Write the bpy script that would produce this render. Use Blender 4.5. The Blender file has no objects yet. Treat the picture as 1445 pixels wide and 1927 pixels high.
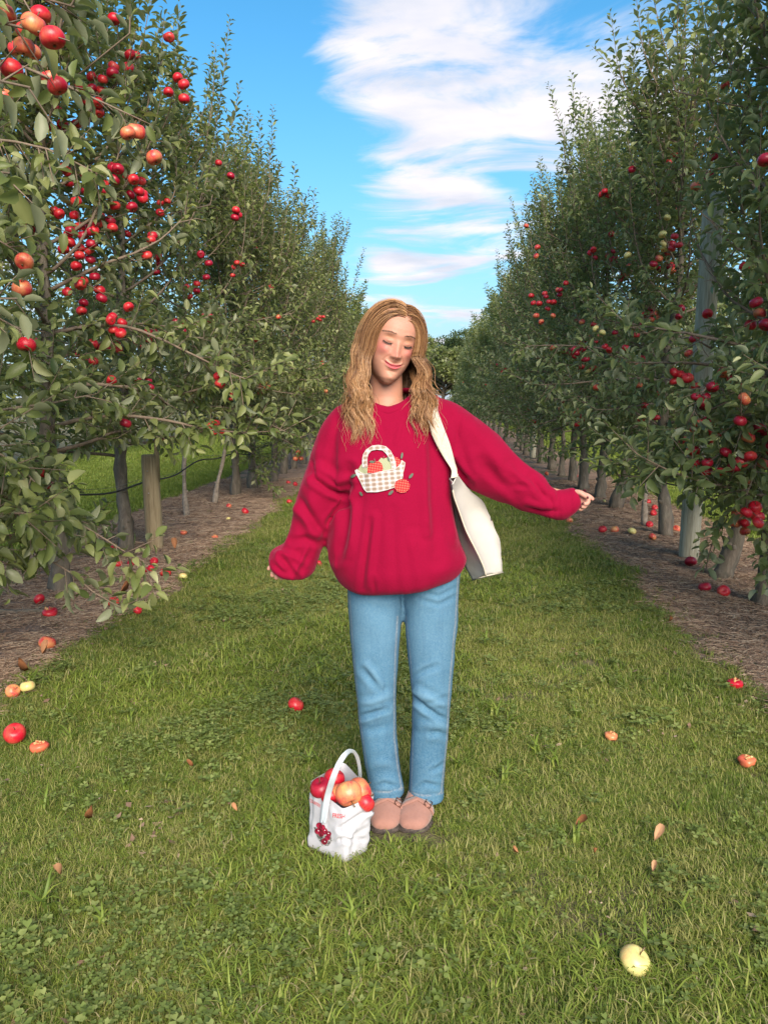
import bpy, bmesh, math, random
import numpy as np
from mathutils import Vector, Matrix, Euler
from mathutils.bvhtree import BVHTree

PI = math.pi
sc = bpy.context.scene
COL = sc.collection
R = math.radians

# ------------------------------------------------------------------ camera
CAM_H = 1.38; PITCH = R(8.4); YAW = R(3.87)
cam_d = bpy.data.cameras.new('camera'); cam = bpy.data.objects.new('camera', cam_d)
COL.objects.link(cam); sc.camera = cam
cam_d.sensor_fit = 'VERTICAL'; cam_d.sensor_height = 24.0
cam_d.lens = 24.0 * 1450.0 / 1927.0
cam_d.clip_start = 0.05; cam_d.clip_end = 3000
cam.location = (0, 0, CAM_H); cam.rotation_euler = (PI/2 - PITCH, 0, YAW)

# ------------------------------------------------------------------ sun and sky
SUN_DIR = Vector((0.22, -0.80, 0.50)).normalized()          # towards the sun: right of and behind the camera
sun_el = math.asin(SUN_DIR.z); sun_rot = math.atan2(SUN_DIR.x, SUN_DIR.y)
sd = bpy.data.lights.new('sun', 'SUN'); sd.energy = 2.9; sd.angle = R(42); sd.color = (1.0, 0.87, 0.72)
so = bpy.data.objects.new('sun', sd); COL.objects.link(so)
so.rotation_euler = SUN_DIR.to_track_quat('Z', 'Y').to_euler(); so.location = (6, -6, 8)

def pix_dir(px, py):
    x = float(px-722.5)/1450; y = -float(py-963.5)/1450
    fw = Vector((-math.sin(YAW)*math.cos(PITCH), math.cos(YAW)*math.cos(PITCH), -math.sin(PITCH)))
    r = Vector((math.cos(YAW), math.sin(YAW), 0))
    u = Vector((-math.sin(YAW)*math.sin(PITCH), math.cos(YAW)*math.sin(PITCH), math.cos(PITCH)))
    return (fw + x*r + y*u)
def ground(px, py, z=0.0):
    d = pix_dir(px, py); t = (CAM_H-z)/-d.z
    return (d.x*t, d.y*t)

w = bpy.data.worlds.new('World'); sc.world = w; w.use_nodes = True
nt = w.node_tree; N = nt.nodes; Lk = nt.links; N.clear()
def nd(nt_, typ, **kw):
    n = nt_.nodes.new(typ)
    for k, v in kw.items(): setattr(n, k, v)
    return n
def mth(nt_, op, a, b=None, c=None, clamp=False):
    n = nt_.nodes.new('ShaderNodeMath'); n.operation = op; n.use_clamp = clamp
    for i, v in enumerate((a, b, c)):
        if v is None: continue
        if isinstance(v, (int, float)): n.inputs[i].default_value = v
        else: nt_.links.new(v, n.inputs[i])
    return n.outputs[0]
def mixc(nt_, fac, a, b, blend='MIX'):
    n = nt_.nodes.new('ShaderNodeMix'); n.data_type = 'RGBA'; n.blend_type = blend
    for key, v in ((0, fac), (6, a), (7, b)):
        if isinstance(v, (int, float)): n.inputs[key].default_value = v
        elif isinstance(v, tuple): n.inputs[key].default_value = (*v, 1) if len(v) == 3 else v
        else: nt_.links.new(v, n.inputs[key])
    return n.outputs[2]
def ramp(nt_, fac, stops):
    n = nt_.nodes.new('ShaderNodeValToRGB'); cr = n.color_ramp
    while len(cr.elements) < len(stops): cr.elements.new(0.5)
    for e, (p, c) in zip(cr.elements, stops):
        e.position = p; e.color = (*c, 1) if len(c) == 3 else c
    nt_.links.new(fac, n.inputs[0]); return n.outputs[0]

sky = nd(nt, 'ShaderNodeTexSky', sky_type='NISHITA', sun_disc=False)
sky.sun_elevation = sun_el; sky.sun_rotation = sun_rot; sky.altitude = 200
sky.air_density = 1.0; sky.dust_density = 0.6; sky.ozone_density = 1.5
tc = nd(nt, 'ShaderNodeTexCoord')
sep = nd(nt, 'ShaderNodeSeparateXYZ'); Lk.new(tc.outputs['Generated'], sep.inputs[0])
X, Y, Z = sep.outputs
az = mth(nt, 'ARCTAN2', X, Y)
el = mth(nt, 'ARCSINE', Z)
zz = mth(nt, 'ADD', mth(nt, 'MAXIMUM', Z, 0.0), 0.16)
uu = mth(nt, 'DIVIDE', X, zz); vv = mth(nt, 'DIVIDE', Y, zz)
cmb = nd(nt, 'ShaderNodeCombineXYZ'); Lk.new(uu, cmb.inputs[0]); Lk.new(vv, cmb.inputs[1])
mp = nd(nt, 'ShaderNodeMapping'); mp.inputs['Rotation'].default_value = (0, 0, R(18)); mp.inputs['Scale'].default_value = (1.0, 1.8, 1)
mp.inputs['Location'].default_value = (2.3, 0.7, 0)
Lk.new(cmb.outputs[0], mp.inputs[0])
nz = nd(nt, 'ShaderNodeTexNoise'); nz.inputs['Scale'].default_value = 1.9; nz.inputs['Detail'].default_value = 9
nz.inputs['Roughness'].default_value = 0.58; nz.inputs['Distortion'].default_value = 0.8
Lk.new(mp.outputs[0], nz.inputs['Vector'])
dens = mth(nt, 'MULTIPLY', mth(nt, 'SUBTRACT', nz.outputs['Fac'], 0.47), 3.6)
def bump(px, py, sx, sy, amp, rot=0):
    global dens
    d = pix_dir(px, py).normalized(); a0 = math.atan2(d.x, d.y); e0 = math.asin(d.z)
    k = 1/1450
    da = mth(nt, 'SUBTRACT', az, a0); de = mth(nt, 'SUBTRACT', el, e0)
    c, s = math.cos(R(rot)), math.sin(R(rot))
    p = mth(nt, 'DIVIDE', mth(nt, 'ADD', mth(nt, 'MULTIPLY', da, c), mth(nt, 'MULTIPLY', de, s)), sx*k)
    q = mth(nt, 'DIVIDE', mth(nt, 'SUBTRACT', mth(nt, 'MULTIPLY', de, c), mth(nt, 'MULTIPLY', da, s)), sy*k)
    r2 = mth(nt, 'ADD', mth(nt, 'MULTIPLY', p, p), mth(nt, 'MULTIPLY', q, q))
    g = mth(nt, 'MULTIPLY', mth(nt, 'EXPONENT', mth(nt, 'MULTIPLY', r2, -1.0)), amp)
    dens = mth(nt, 'ADD', dens, g)
for b in [(820, 50, 220, 90, .95, 4), (880, 235, 230, 62, .95, -4), (1130, 235, 120, 60, .6, 0), (830, 355, 130, 26, .7, -8), (880, 425, 230, 42, .6, 4),
          (880, 487, 110, 18, .75, 4), (728, 500, 36, 20, .85, 0), (1080, 90, 260, 22, .32, 16), (800, 590, 260, 34, .45, 5), (640, 80, 60, 22, .35, 10),
          (420, 230, 150, 300, -1.3, 0), (560, 420, 90, 160, -.6, 0), (690, 230, 90, 40, .3, 0), (990, 340, 120, 14, -.4, -10)]:
    bump(b[0], b[1], b[2], b[3], b[4]*(.82 if b[4] > 0 else 1), b[5])
cl = nd(nt, 'ShaderNodeMapRange', interpolation_type='SMOOTHSTEP'); Lk.new(dens, cl.inputs[0])
cl.inputs[1].default_value = 0.05; cl.inputs[2].default_value = 0.95
hs = nd(nt, 'ShaderNodeHueSaturation'); hs.inputs['Saturation'].default_value = 1.38; hs.inputs['Hue'].default_value = 0.489; hs.inputs['Value'].default_value = .90
Lk.new(sky.outputs[0], hs.inputs['Color'])
nz2 = nd(nt, 'ShaderNodeTexNoise'); nz2.inputs['Scale'].default_value = 2.6; nz2.inputs['Detail'].default_value = 5
Lk.new(mp.outputs[0], nz2.inputs['Vector'])
ccol = ramp(nt, nz2.outputs['Fac'], [(0.35, (2.9, 3.1, 3.6)), (0.60, (4.15, 3.95, 4.15))])
hz = mth(nt, 'POWER', mth(nt, 'SUBTRACT', 1.0, mth(nt, 'MAXIMUM', Z, 0.0)), 13.0, clamp=True)     # pale band low over the horizon
hz1 = mth(nt, 'POWER', mth(nt, 'SUBTRACT', 1.0, mth(nt, 'MAXIMUM', Z, 0.0)), 4.0, clamp=True)
base = mixc(nt, mth(nt, 'MULTIPLY', hz1, 0.85), hs.outputs[0], (0.72, 1.85, 2.85))
base = mixc(nt, mth(nt, 'MULTIPLY', hz, 0.80), base, (1.9, 2.4, 2.9))
skyc = mixc(nt, cl.outputs[0], base, ccol)
bg = nd(nt, 'ShaderNodeBackground'); bg.inputs['Strength'].default_value = 0.1; Lk.new(skyc, bg.inputs['Color'])
wo = nd(nt, 'ShaderNodeOutputWorld'); Lk.new(bg.outputs[0], wo.inputs[0])

sc.view_settings.view_transform = 'Standard'; sc.view_settings.look = 'None'
sc.view_settings.exposure = 1.38; sc.view_settings.gamma = 1.0
sc.cycles.max_bounces = 7; sc.cycles.diffuse_bounces = 4; sc.cycles.transmission_bounces = 4; sc.cycles.transparent_max_bounces = 6
sc.cycles.use_denoising = True

# ------------------------------------------------------------------ helpers
def tag(o, label=None, cat=None, group=None, kind=None):
    if label: o['label'] = label
    if cat: o['category'] = cat
    if group: o['group'] = group
    if kind: o['kind'] = kind
    return o
def empty(name, loc=(0, 0, 0), rz=0):
    o = bpy.data.objects.new(name, None); COL.objects.link(o)
    o.location = loc; o.rotation_euler = (0, 0, rz); o.empty_display_size = 0.1
    return o
def np_mesh(name, V, F, smooth=True, attrs=None, cattrs=None, mats=None, midx=None):
    """V (n,3); F list of arrays each (k,3) or (k,4)."""
    me = bpy.data.meshes.new(name)
    F = [np.asarray(f, dtype=np.int32) for f in F if len(f)]
    nf = sum(len(f) for f in F); nl = sum(f.size for f in F)
    me.vertices.add(len(V)); me.vertices.foreach_set('co', np.asarray(V, dtype=np.float32).ravel())
    me.loops.add(nl); me.polygons.add(nf)
    me.loops.foreach_set('vertex_index', np.concatenate([f.ravel() for f in F]))
    tot = np.concatenate([np.full(len(f), f.shape[1], dtype=np.int32) for f in F])
    st = np.zeros(nf, dtype=np.int32); st[1:] = np.cumsum(tot)[:-1]
    me.polygons.foreach_set('loop_start', st); me.polygons.foreach_set('loop_total', tot)
    if midx is not None: me.polygons.foreach_set('material_index', np.asarray(midx, dtype=np.int32))
    me.polygons.foreach_set('use_smooth', np.full(nf, smooth, dtype=bool))
    for k, a in (attrs or {}).items():
        at = me.attributes.new(k, 'FLOAT', 'POINT'); at.data.foreach_set('value', np.asarray(a, dtype=np.float32))
    for k, a in (cattrs or {}).items():
        at = me.attributes.new(k, 'FLOAT_COLOR', 'POINT'); a = np.asarray(a, dtype=np.float32)
        if a.shape[1] == 3: a = np.hstack([a, np.ones((len(a), 1), np.float32)])
        at.data.foreach_set('color', a.ravel())
    for m in (mats or []): me.materials.append(m)
    me.update(calc_edges=True); me.validate()
    return me
def link(name, me, parent=None, loc=None):
    o = bpy.data.objects.new(name, me); COL.objects.link(o)
    if parent is not None: o.parent = parent
    if loc is not None: o.location = loc
    return o
def nrm(a): return a/np.maximum(np.linalg.norm(a, axis=-1, keepdims=True), 1e-9)
class MB:
    """collects pieces with numpy"""
    def __init__(s): s.V = []; s.Q = []; s.T = []; s.n = 0; s.A = []
    def add(s, V, Q=None, T=None, a=0.5):
        V = np.asarray(V, dtype=float)
        if Q is not None and len(Q): s.Q.append(np.asarray(Q)+s.n)
        if T is not None and len(T): s.T.append(np.asarray(T)+s.n)
        s.V.append(V); s.A.append(np.full(len(V), a) if np.isscalar(a) else a); s.n += len(V)
    def tube(s, P, rad, k=6, cap=True, a=0.5, jit=0, rng=None):
        P = np.asarray(P, dtype=float); n = len(P)
        rad = np.full(n, rad) if np.isscalar(rad) else np.asarray(rad, dtype=float)
        D = np.gradient(P, axis=0); D = nrm(D)
        up = np.array([0.13, 0.21, 0.97]) if abs(D[:, 2]).mean() < 0.8 else np.array([0.97, 0.2, 0.1])
        A = nrm(np.cross(D, up)); B = np.cross(D, A)
        th = np.arange(k)*2*PI/k
        rr = rad[:, None]*np.ones((1, k))
        if jit: rr = rr*(1+rng.normal(0, jit, rr.shape))
        V = P[:, None, :] + rr[..., None]*(np.cos(th)[None, :, None]*A[:, None, :] + np.sin(th)[None, :, None]*B[:, None, :])
        V = V.reshape(-1, 3)
        i = np.arange(n-1)[:, None]*k; j = np.arange(k)[None, :]; j2 = (j+1) % k
        Q = np.stack([i+j, i+j2, i+k+j2, i+k+j], -1).reshape(-1, 4)
        T = []
        if cap:
            V = np.vstack([V, P[0], P[-1]]); c0 = n*k; c1 = c0+1
            T = [(c0, (q+1) % k, q) for q in range(k)] + [(c1, (n-1)*k+q, (n-1)*k+(q+1) % k) for q in range(k)]
        s.add(V, Q, T, a)
    def mesh(s, name, mats, smooth=True, attr='tint'):
        F = []
        if s.Q: F.append(np.vstack(s.Q))
        if s.T: F.append(np.vstack(s.T))
        return np_mesh(name, np.vstack(s.V), F, smooth, {attr: np.concatenate(s.A)}, None, mats)

# ------------------------------------------------------------------ materials
def new_mat(name):
    m = bpy.data.materials.new(name); m.use_nodes = True
    b = m.node_tree.nodes['Principled BSDF']; return m, m.node_tree, b
def noise(nt_, scale, detail=4, rough=0.55, vec=None, dist=0):
    n = nt_.nodes.new('ShaderNodeTexNoise'); n.inputs['Scale'].default_value = scale; n.inputs['Detail'].default_value = detail
    n.inputs['Roughness'].default_value = rough; n.inputs['Distortion'].default_value = dist
    if vec is not None: nt_.links.new(vec, n.inputs['Vector'])
    return n.outputs['Fac']
def objco(nt_):
    return nt_.nodes.new('ShaderNodeTexCoord').outputs['Object']
def geopos(nt_):
    return nt_.nodes.new('ShaderNodeNewGeometry').outputs['Position']
def scaled(nt_, vec, s, rot=(0, 0, 0)):
    n = nt_.nodes.new('ShaderNodeMapping'); n.inputs['Scale'].default_value = s; n.inputs['Rotation'].default_value = rot
    nt_.links.new(vec, n.inputs[0]); return n.outputs[0]
def bumpn(nt_, b, h, strength=0.3, dist=0.01):
    n = nt_.nodes.new('ShaderNodeBump'); n.inputs['Strength'].default_value = strength; n.inputs['Distance'].default_value = dist
    nt_.links.new(h, n.inputs['Height']); nt_.links.new(n.outputs[0], b.inputs['Normal'])
def attr(nt_, name, out='Fac'):
    n = nt_.nodes.new('ShaderNodeAttribute'); n.attribute_name = name; return n.outputs[out]
def setin(nt_, b, key, v):
    if isinstance(v, tuple): b.inputs[key].default_value = (*v, 1) if len(v) == 3 else v
    elif isinstance(v, (int, float)): b.inputs[key].default_value = v
    else: nt_.links.new(v, b.inputs[key])

def leafy(name, stops, back, rough=0.42, transl=0.38, spec=0.4, a='tint', tcol=None):
    m, t, b = new_mat(name)
    c = ramp(t, attr(t, a), stops)
    gm = t.nodes.new('ShaderNodeNewGeometry')
    if back is not None: c2 = mixc(t, gm.outputs['Backfacing'], c, mixc(t, 0.75, c, back))
    else: c2 = c
    setin(t, b, 'Base Color', c2); b.inputs['Roughness'].default_value = rough; b.inputs['Specular IOR Level'].default_value = spec
    tr = t.nodes.new('ShaderNodeBsdfTranslucent')
    tm = mixc(t, 0.55, c, tcol or (0.30, 0.36, 0.06)); t.links.new(tm, tr.inputs[0])
    mx = t.nodes.new('ShaderNodeMixShader'); mx.inputs[0].default_value = transl
    t.links.new(b.outputs[0], mx.inputs[1]); t.links.new(tr.outputs[0], mx.inputs[2])
    t.links.new(mx.outputs[0], t.nodes['Material Output'].inputs[0])
    return m
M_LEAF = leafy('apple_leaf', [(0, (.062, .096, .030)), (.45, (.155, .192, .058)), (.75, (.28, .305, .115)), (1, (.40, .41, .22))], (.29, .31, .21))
M_LEAF_R = leafy('apple_leaf_lifted', [(0, (.064, .102, .040)), (.45, (.165, .210, .074)), (.75, (.30, .340, .140)), (1, (.44, .46, .26))], (.30, .34, .24))  # right-row copy: colour raised to offset that row's shade, slightly cooler
M_FAR = leafy('far_leaf', [(0, (.030, .055, .025)), (.5, (.055, .09, .032)), (1, (.13, .17, .04))], None, 0.6, 0.2)
M_GRASS = leafy('grass_blade', [(0, (.090, .145, .026)), (.4, (.185, .260, .042)), (.75, (.29, .345, .062)), (.93, (.36, .34, .12)), (1, (.52, .43, .26))], None, 0.5, 0.35, 0.3, tcol=(.22, .32, .04))
M_CLOVER = leafy('clover_leaf', [(0, (.105, .150, .038)), (.6, (.18, .235, .060)), (1, (.26, .30, .10))], None, 0.5, 0.25, 0.3)
M_DRY = leafy('dry_leaf', [(0, (.16, .06, .025)), (.5, (.34, .14, .06)), (1, (.50, .30, .17))], None, 0.7, 0.15, 0.2, tcol=(.4, .2, .08))

def bark_mat(name, c1, c2, c3, sc_=(18, 18, 4), bs=0.6):
    m, t, b = new_mat(name); p = geopos(t); v = scaled(t, p, sc_)
    n1 = noise(t, 1.6, 8, .7, v, .6); n2 = noise(t, 9, 3, .5, p)
    c = ramp(t, n1, [(.3, c1), (.52, c2), (.72, c3)])
    c = mixc(t, mth(t, 'MULTIPLY', n2, .35), c, (.30, .31, .22))
    setin(t, b, 'Base Color', c); b.inputs['Roughness'].default_value = .9
    bumpn(t, b, n1, bs, .015); return m
M_BARK = bark_mat('bark', (.045, .034, .028), (.13, .095, .075), (.27, .215, .17))
M_BARK2 = bark_mat('smooth_bark', (.15, .11, .09), (.27, .21, .17), (.38, .31, .26), (10, 10, 14), .25)
M_TWIG = bark_mat('twig_bark', (.10, .055, .045), (.17, .11, .08), (.24, .17, .13), (30, 30, 30), .1)

def apple_mat(name, skin, blush, amount, streak=.5):
    m, t, b = new_mat(name); o = objco(t)
    ri = t.nodes.new('ShaderNodeObjectInfo')
    va = t.nodes.new('ShaderNodeVectorMath'); va.operation = 'ADD'; t.links.new(o, va.inputs[0])
    cr = t.nodes.new('ShaderNodeCombineXYZ'); rs = mth(t, 'MULTIPLY', ri.outputs['Random'], 9.0)
    t.links.new(rs, cr.inputs[0]); t.links.new(rs, cr.inputs[1]); t.links.new(cr.outputs[0], va.inputs[1])
    n1 = noise(t, 1.7, 3, .5, va.outputs[0])
    st = noise(t, 1, 4, .6, scaled(t, o, (15, 15, 1.4)))
    f = mth(t, 'ADD', mth(t, 'ADD', mth(t, 'MULTIPLY', mth(t, 'SUBTRACT', n1, .5), 2.6), mth(t, 'MULTIPLY', mth(t, 'SUBTRACT', st, .5), streak*2)), amount, clamp=True)
    c = mixc(t, f, skin, blush)
    sp = noise(t, 26, 1, .5, o); dots = mth(t, 'GREATER_THAN', sp, .76)
    c = mixc(t, mth(t, 'MULTIPLY', dots, .16), c, (.75, .55, .3))
    b_ = attr(t, 'tint')                       # brown calyx and stem hollows
    c = mixc(t, mth(t, 'GREATER_THAN', b_, .8), c, (.12, .07, .03))
    setin(t, b, 'Base Color', c); b.inputs['Roughness'].default_value = .36; b.inputs['Specular IOR Level'].default_value = .5
    b.inputs['Subsurface Weight'].default_value = 0.0
    return m
M_AP = [apple_mat('apple_red', (.62, .10, .06), (.50, .008, .025), .85), apple_mat('apple_crimson', (.42, .02, .04), (.30, .003, .022), .8),
        apple_mat('apple_blush', (.70, .40, .14), (.62, .07, .07), .50, .45), apple_mat('apple_yellow', (.66, .60, .22), (.70, .33, .14), .12, .5),
        apple_mat('apple_orange', (.66, .30, .11), (.58, .035, .045), .62, .45)]
M_FLESH, t_, b_ = new_mat('apple_flesh'); setin(t_, b_, 'Base Color', ramp(t_, noise(t_, 60, 3, .6, objco(t_)), [(.35, (.30, .11, .03)), (.6, (.75, .42, .18)), (.8, (.8, .6, .33))])); b_.inputs['Roughness'].default_value = .6
# ------------------------------------------------------------------ ground
XL, XR = -1.95, 1.47           # edges of the mown lane
def hgt(x, y):
    x = np.asarray(x, float); y = np.asarray(y, float)
    near = np.clip(1.4-np.hypot(x+.1, y-2.35)/.5, 0, 1)
    h = .012*np.sin(x*1.7+.4)*np.cos(y*1.3) + .008*np.sin(x*4.1+y*2.3) + .006*np.sin(x*7.3-y*5.9+1)
    return h*(1-near)*np.clip(1.3-np.hypot(x, y)/40, .2, 1)
def edge_noise(y, s):
    return .07*math.sin(y*1.9+s)+.05*math.sin(y*4.7+2*s)+.03*math.sin(y*11.3+s)
def sheet(name, xs, ys, dz, mat, xf=None, fine=0):
    xs = np.asarray(xs); ys = np.asarray(ys)
    gx, gy = np.meshgrid(xs, ys)
    if xf is not None: gx = xf(gx, gy)
    gz = hgt(gx, gy)+dz
    if fine:
        rg = np.random.default_rng(5); nz_ = rg.normal(0, fine, gz.shape)
        nz_[:, 0] = -abs(nz_[:, 0]); nz_[:, -1] = -abs(nz_[:, -1]); gz = gz+nz_
    V = np.stack([gx, gy, gz], -1).reshape(-1, 3)
    n = len(xs); i = np.arange(len(ys)-1)[:, None]*n; j = np.arange(n-1)[None, :]
    Q = np.stack([i+j, i+j+1, i+j+n+1, i+j+n], -1).reshape(-1, 4)
    o = link(name, np_mesh(name, V, [Q], True, None, None, [mat])); o['kind'] = 'structure'
    return o
m_soil, t, b = new_mat('lane_soil'); p = geopos(t)
c = ramp(t, noise(t, 9, 8, .7, p), [(.3, (.060, .062, .026)), (.5, (.115, .105, .045)), (.72, (.24, .19, .11))])
c = mixc(t, ramp(t, noise(t, 1.1, 3, .5, p), [(.6, (0, 0, 0)), (.75, (.6, .6, .6))]), c, (.15, .11, .06))
setin(t, b, 'Base Color', c); b.inputs['Roughness'].default_value = .95; bumpn(t, b, noise(t, 60, 4, .7, p), .8, .02)
m_dirt, t, b = new_mat('dirt'); p = geopos(t)
n1 = noise(t, 3.0, 9, .72, p); n2 = noise(t, 46, 6, .75, p); n3 = noise(t, 1, 5, .7, scaled(t, p, (160, 30, 60), (0, 0, .7)), .5)
c = ramp(t, n1, [(.3, (.14, .088, .060)), (.5, (.24, .155, .108)), (.68, (.36, .245, .175))])
c = mixc(t, ramp(t, n2, [(.42, (0, 0, 0)), (.66, (.8, .8, .8))]), c, (.44, .295, .205))
c = mixc(t, ramp(t, n3, [(.55, (0, 0, 0)), (.72, (.6, .6, .6))]), c, (.50, .37, .26))
setin(t, b, 'Base Color', c); b.inputs['Roughness'].default_value = .95; bumpn(t, b, mth(t, 'ADD', n2, n3), .9, .02)

gy = np.concatenate([np.arange(-8, 12, .12), np.arange(12, 60, .8), [80, 130, 250, 500, 1200]])
gx = np.concatenate([[-900, -300, -120, -60], np.arange(-30, -6, 1.5), np.arange(-6, 6.01, .12), np.arange(7.5, 31, 1.5), [60, 120, 300, 900]])
sheet('ground', gx, gy, 0, m_soil)
ROWS_Y = np.concatenate([np.arange(-2, 14, .05), np.arange(14, 75, .4)])
def strip(x0, x1, s):
    k = 44
    u = np.linspace(0, 1, k)
    def xf(gx_, gy_):
        e0 = np.vectorize(lambda y: edge_noise(y, s))(gy_[:, :1]); e1 = np.vectorize(lambda y: edge_noise(y, s+3))(gy_[:, :1])
        return x0+e0 + (x1+e1-x0-e0)*gx_
    return sheet('dirt_strip', u, ROWS_Y, .006, m_dirt, xf, .004)
strip(-3.75, XL, 1.0); strip(XR, 3.15, 2.2)

# ------------------------------------------------------------------ scatter (ground cover) : points + geometry nodes
def hidden_col(name, meshes):
    c = bpy.data.collections.new(name)
    for i, me in enumerate(meshes):
        o = bpy.data.objects.new('%s_%02d' % (name, i), me); c.objects.link(o)
    return c
def scatter(name, meshes, pos, rotz, tilt, scale, idx, label, cat, hold=None):
    pos = np.asarray(pos); n = len(pos)
    me = bpy.data.meshes.new(name); me.vertices.add(n); me.vertices.foreach_set('co', pos.astype(np.float32).ravel())
    rot = np.zeros((n, 3), np.float32); rot[:, 0] = tilt*np.cos(rotz*3.1); rot[:, 1] = tilt*np.sin(rotz*3.1); rot[:, 2] = rotz
    a = me.attributes.new('rot', 'FLOAT_VECTOR', 'POINT'); a.data.foreach_set('vector', rot.ravel())
    a = me.attributes.new('scl', 'FLOAT', 'POINT'); a.data.foreach_set('value', np.asarray(scale, np.float32))
    a = me.attributes.new('idx', 'INT', 'POINT'); a.data.foreach_set('value', np.asarray(idx, np.int32))
    o = link(name, me)
    col_ = hidden_col(name+'_pieces', meshes)
    g = bpy.data.node_groups.new(name, 'GeometryNodeTree')
    g.interface.new_socket('Geometry', in_out='INPUT', socket_type='NodeSocketGeometry')
    g.interface.new_socket('Geometry', in_out='OUTPUT', socket_type='NodeSocketGeometry')
    gi = g.nodes.new('NodeGroupInput'); go = g.nodes.new('NodeGroupOutput')
    ip = g.nodes.new('GeometryNodeInstanceOnPoints'); ci = g.nodes.new('GeometryNodeCollectionInfo')
    ci.inputs[0].default_value = col_; ci.inputs['Separate Children'].default_value = True; ci.inputs['Reset Children'].default_value = True
    def na(nm, ty):
        q = g.nodes.new('GeometryNodeInputNamedAttribute'); q.data_type = ty; q.inputs[0].default_value = nm; return q.outputs[0]
    L_ = g.links
    L_.new(gi.outputs[0], ip.inputs['Points']); L_.new(ci.outputs[0], ip.inputs['Instance'])
    ip.inputs['Pick Instance'].default_value = True
    L_.new(na('idx', 'INT'), ip.inputs['Instance Index'])
    er = g.nodes.new('FunctionNodeEulerToRotation'); L_.new(na('rot', 'FLOAT_VECTOR'), er.inputs[0]); L_.new(er.outputs[0], ip.inputs['Rotation'])
    L_.new(na('scl', 'FLOAT'), ip.inputs['Scale'])
    L_.new(ip.outputs[0], go.inputs[0])
    md = o.modifiers.new('scatter', 'NODES'); md.node_group = g
    tag(o, label, cat, kind='stuff'); return o

def blade_set(rng, nb, spread, hmin, hmax, wid, lean, tint_mu, segs=3):
    mb = MB()
    for _ in range(nb):
        a = rng.uniform(0, 2*PI); r = spread*math.sqrt(rng.uniform(0, 1)); bx, by = r*math.cos(a), r*math.sin(a)
        h = rng.uniform(hmin, hmax); az_ = rng.uniform(0, 2*PI); ln = abs(rng.normal(lean, .35)); w_ = wid*rng.uniform(.6, 1.25)
        ti = float(np.clip(rng.normal(tint_mu, .2), 0, .9))
        if wid < .005 and rng.random() < .06: ti = rng.uniform(.93, 1.0)
        P = []; x = bx; y = by; z = -.004; ang = rng.uniform(0, .35)
        for k in range(segs+1):
            P.append((x, y, z)); st = h/segs
            x += st*math.sin(ang)*math.cos(az_); y += st*math.sin(ang)*math.sin(az_); z += st*math.cos(ang); ang = min(ang+ln/segs*1.4, 2.3)
            z = max(z, .003)
        P = np.array(P); sd_ = np.array([-math.sin(az_), math.cos(az_), 0])
        wv = w_*np.array([1, .95, .7, 0.0]) if segs == 3 else w_*np.array([1, .8, 0.0])
        V = []
        for k in range(segs):
            V += [P[k]-sd_*wv[k]/2, P[k]+sd_*wv[k]/2]
        V.append(P[segs])
        Q = [(2*k, 2*k+1, 2*k+3, 2*k+2) for k in range(segs-1)]
        mb.add(V, Q, [(2*segs-2, 2*segs-1, 2*segs)], ti)
    return mb
rg = np.random.default_rng(11)
tufts = []
for i in range(7): tufts.append(blade_set(rg, 24, .038, .016, .042, .0027, 1.5, (.16, .2, .28, .42, .5, .66, .74)[i]).mesh('tuft', [M_GRASS]))     # low mown
for i in range(4): tufts.append(blade_set(rg, 16, .03, .040, .080, .0036, 1.7, .52).mesh('tuft', [M_GRASS]))      # longer, laid over
for i in range(3): tufts.append(blade_set(rg, 26, .03, .02, .042, .0022, .8, .30).mesh('tuft', [M_GRASS]))        # fine weed
for i in range(2): tufts.append(blade_set(rg, 14, .035, .03, .07, .0022, 1.9, .97).mesh('tuft', [M_GRASS]))       # straw
for i in range(2): tufts.append(blade_set(rg, 9, .02, .08, .14, .0075, 1.7, .38).mesh('tuft', [M_GRASS]))         # broad bladed clump
far_tufts = []
for i in range(5): far_tufts.append(blade_set(rg, 34, .11, .03, .065, .009, .9, .48, 2).mesh('tuft', [M_GRASS]))

def clover(rng, n, spread, s0):
    mb = MB()
    for _ in range(n):
        a = rng.uniform(0, 2*PI); r = spread*math.sqrt(rng.uniform()); c0 = np.array([r*math.cos(a), r*math.sin(a), rng.uniform(.015, .045)])
        til = rng.normal(0, .25, 2); rz = rng.uniform(0, 2*PI); s = s0*rng.uniform(.7, 1.2)
        for k in range(3):
            an = rz+k*2*PI/3; d = np.array([math.cos(an), math.sin(an), 0]); q = np.array([-d[1], d[0], 0])
            pts = [(0, 0), (.55, -.5), (1, -.42), (.88, 0), (1, .42), (.55, .5)]
            V = [c0 + s*(u_*d + v_*q) + np.array([0, 0, s*(u_*d[0]*til[0]+u_*d[1]*til[1] + .35*abs(v_))]) for u_, v_ in pts]
            mb.add(V, None, [(0, 1, 2), (0, 2, 3), (0, 3, 4), (0, 4, 5)], rng.uniform(0, 1))
        mb.tube([c0*[1, 1, 0]*.8, c0], .0008, 3, False, .3)
    return mb
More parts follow.
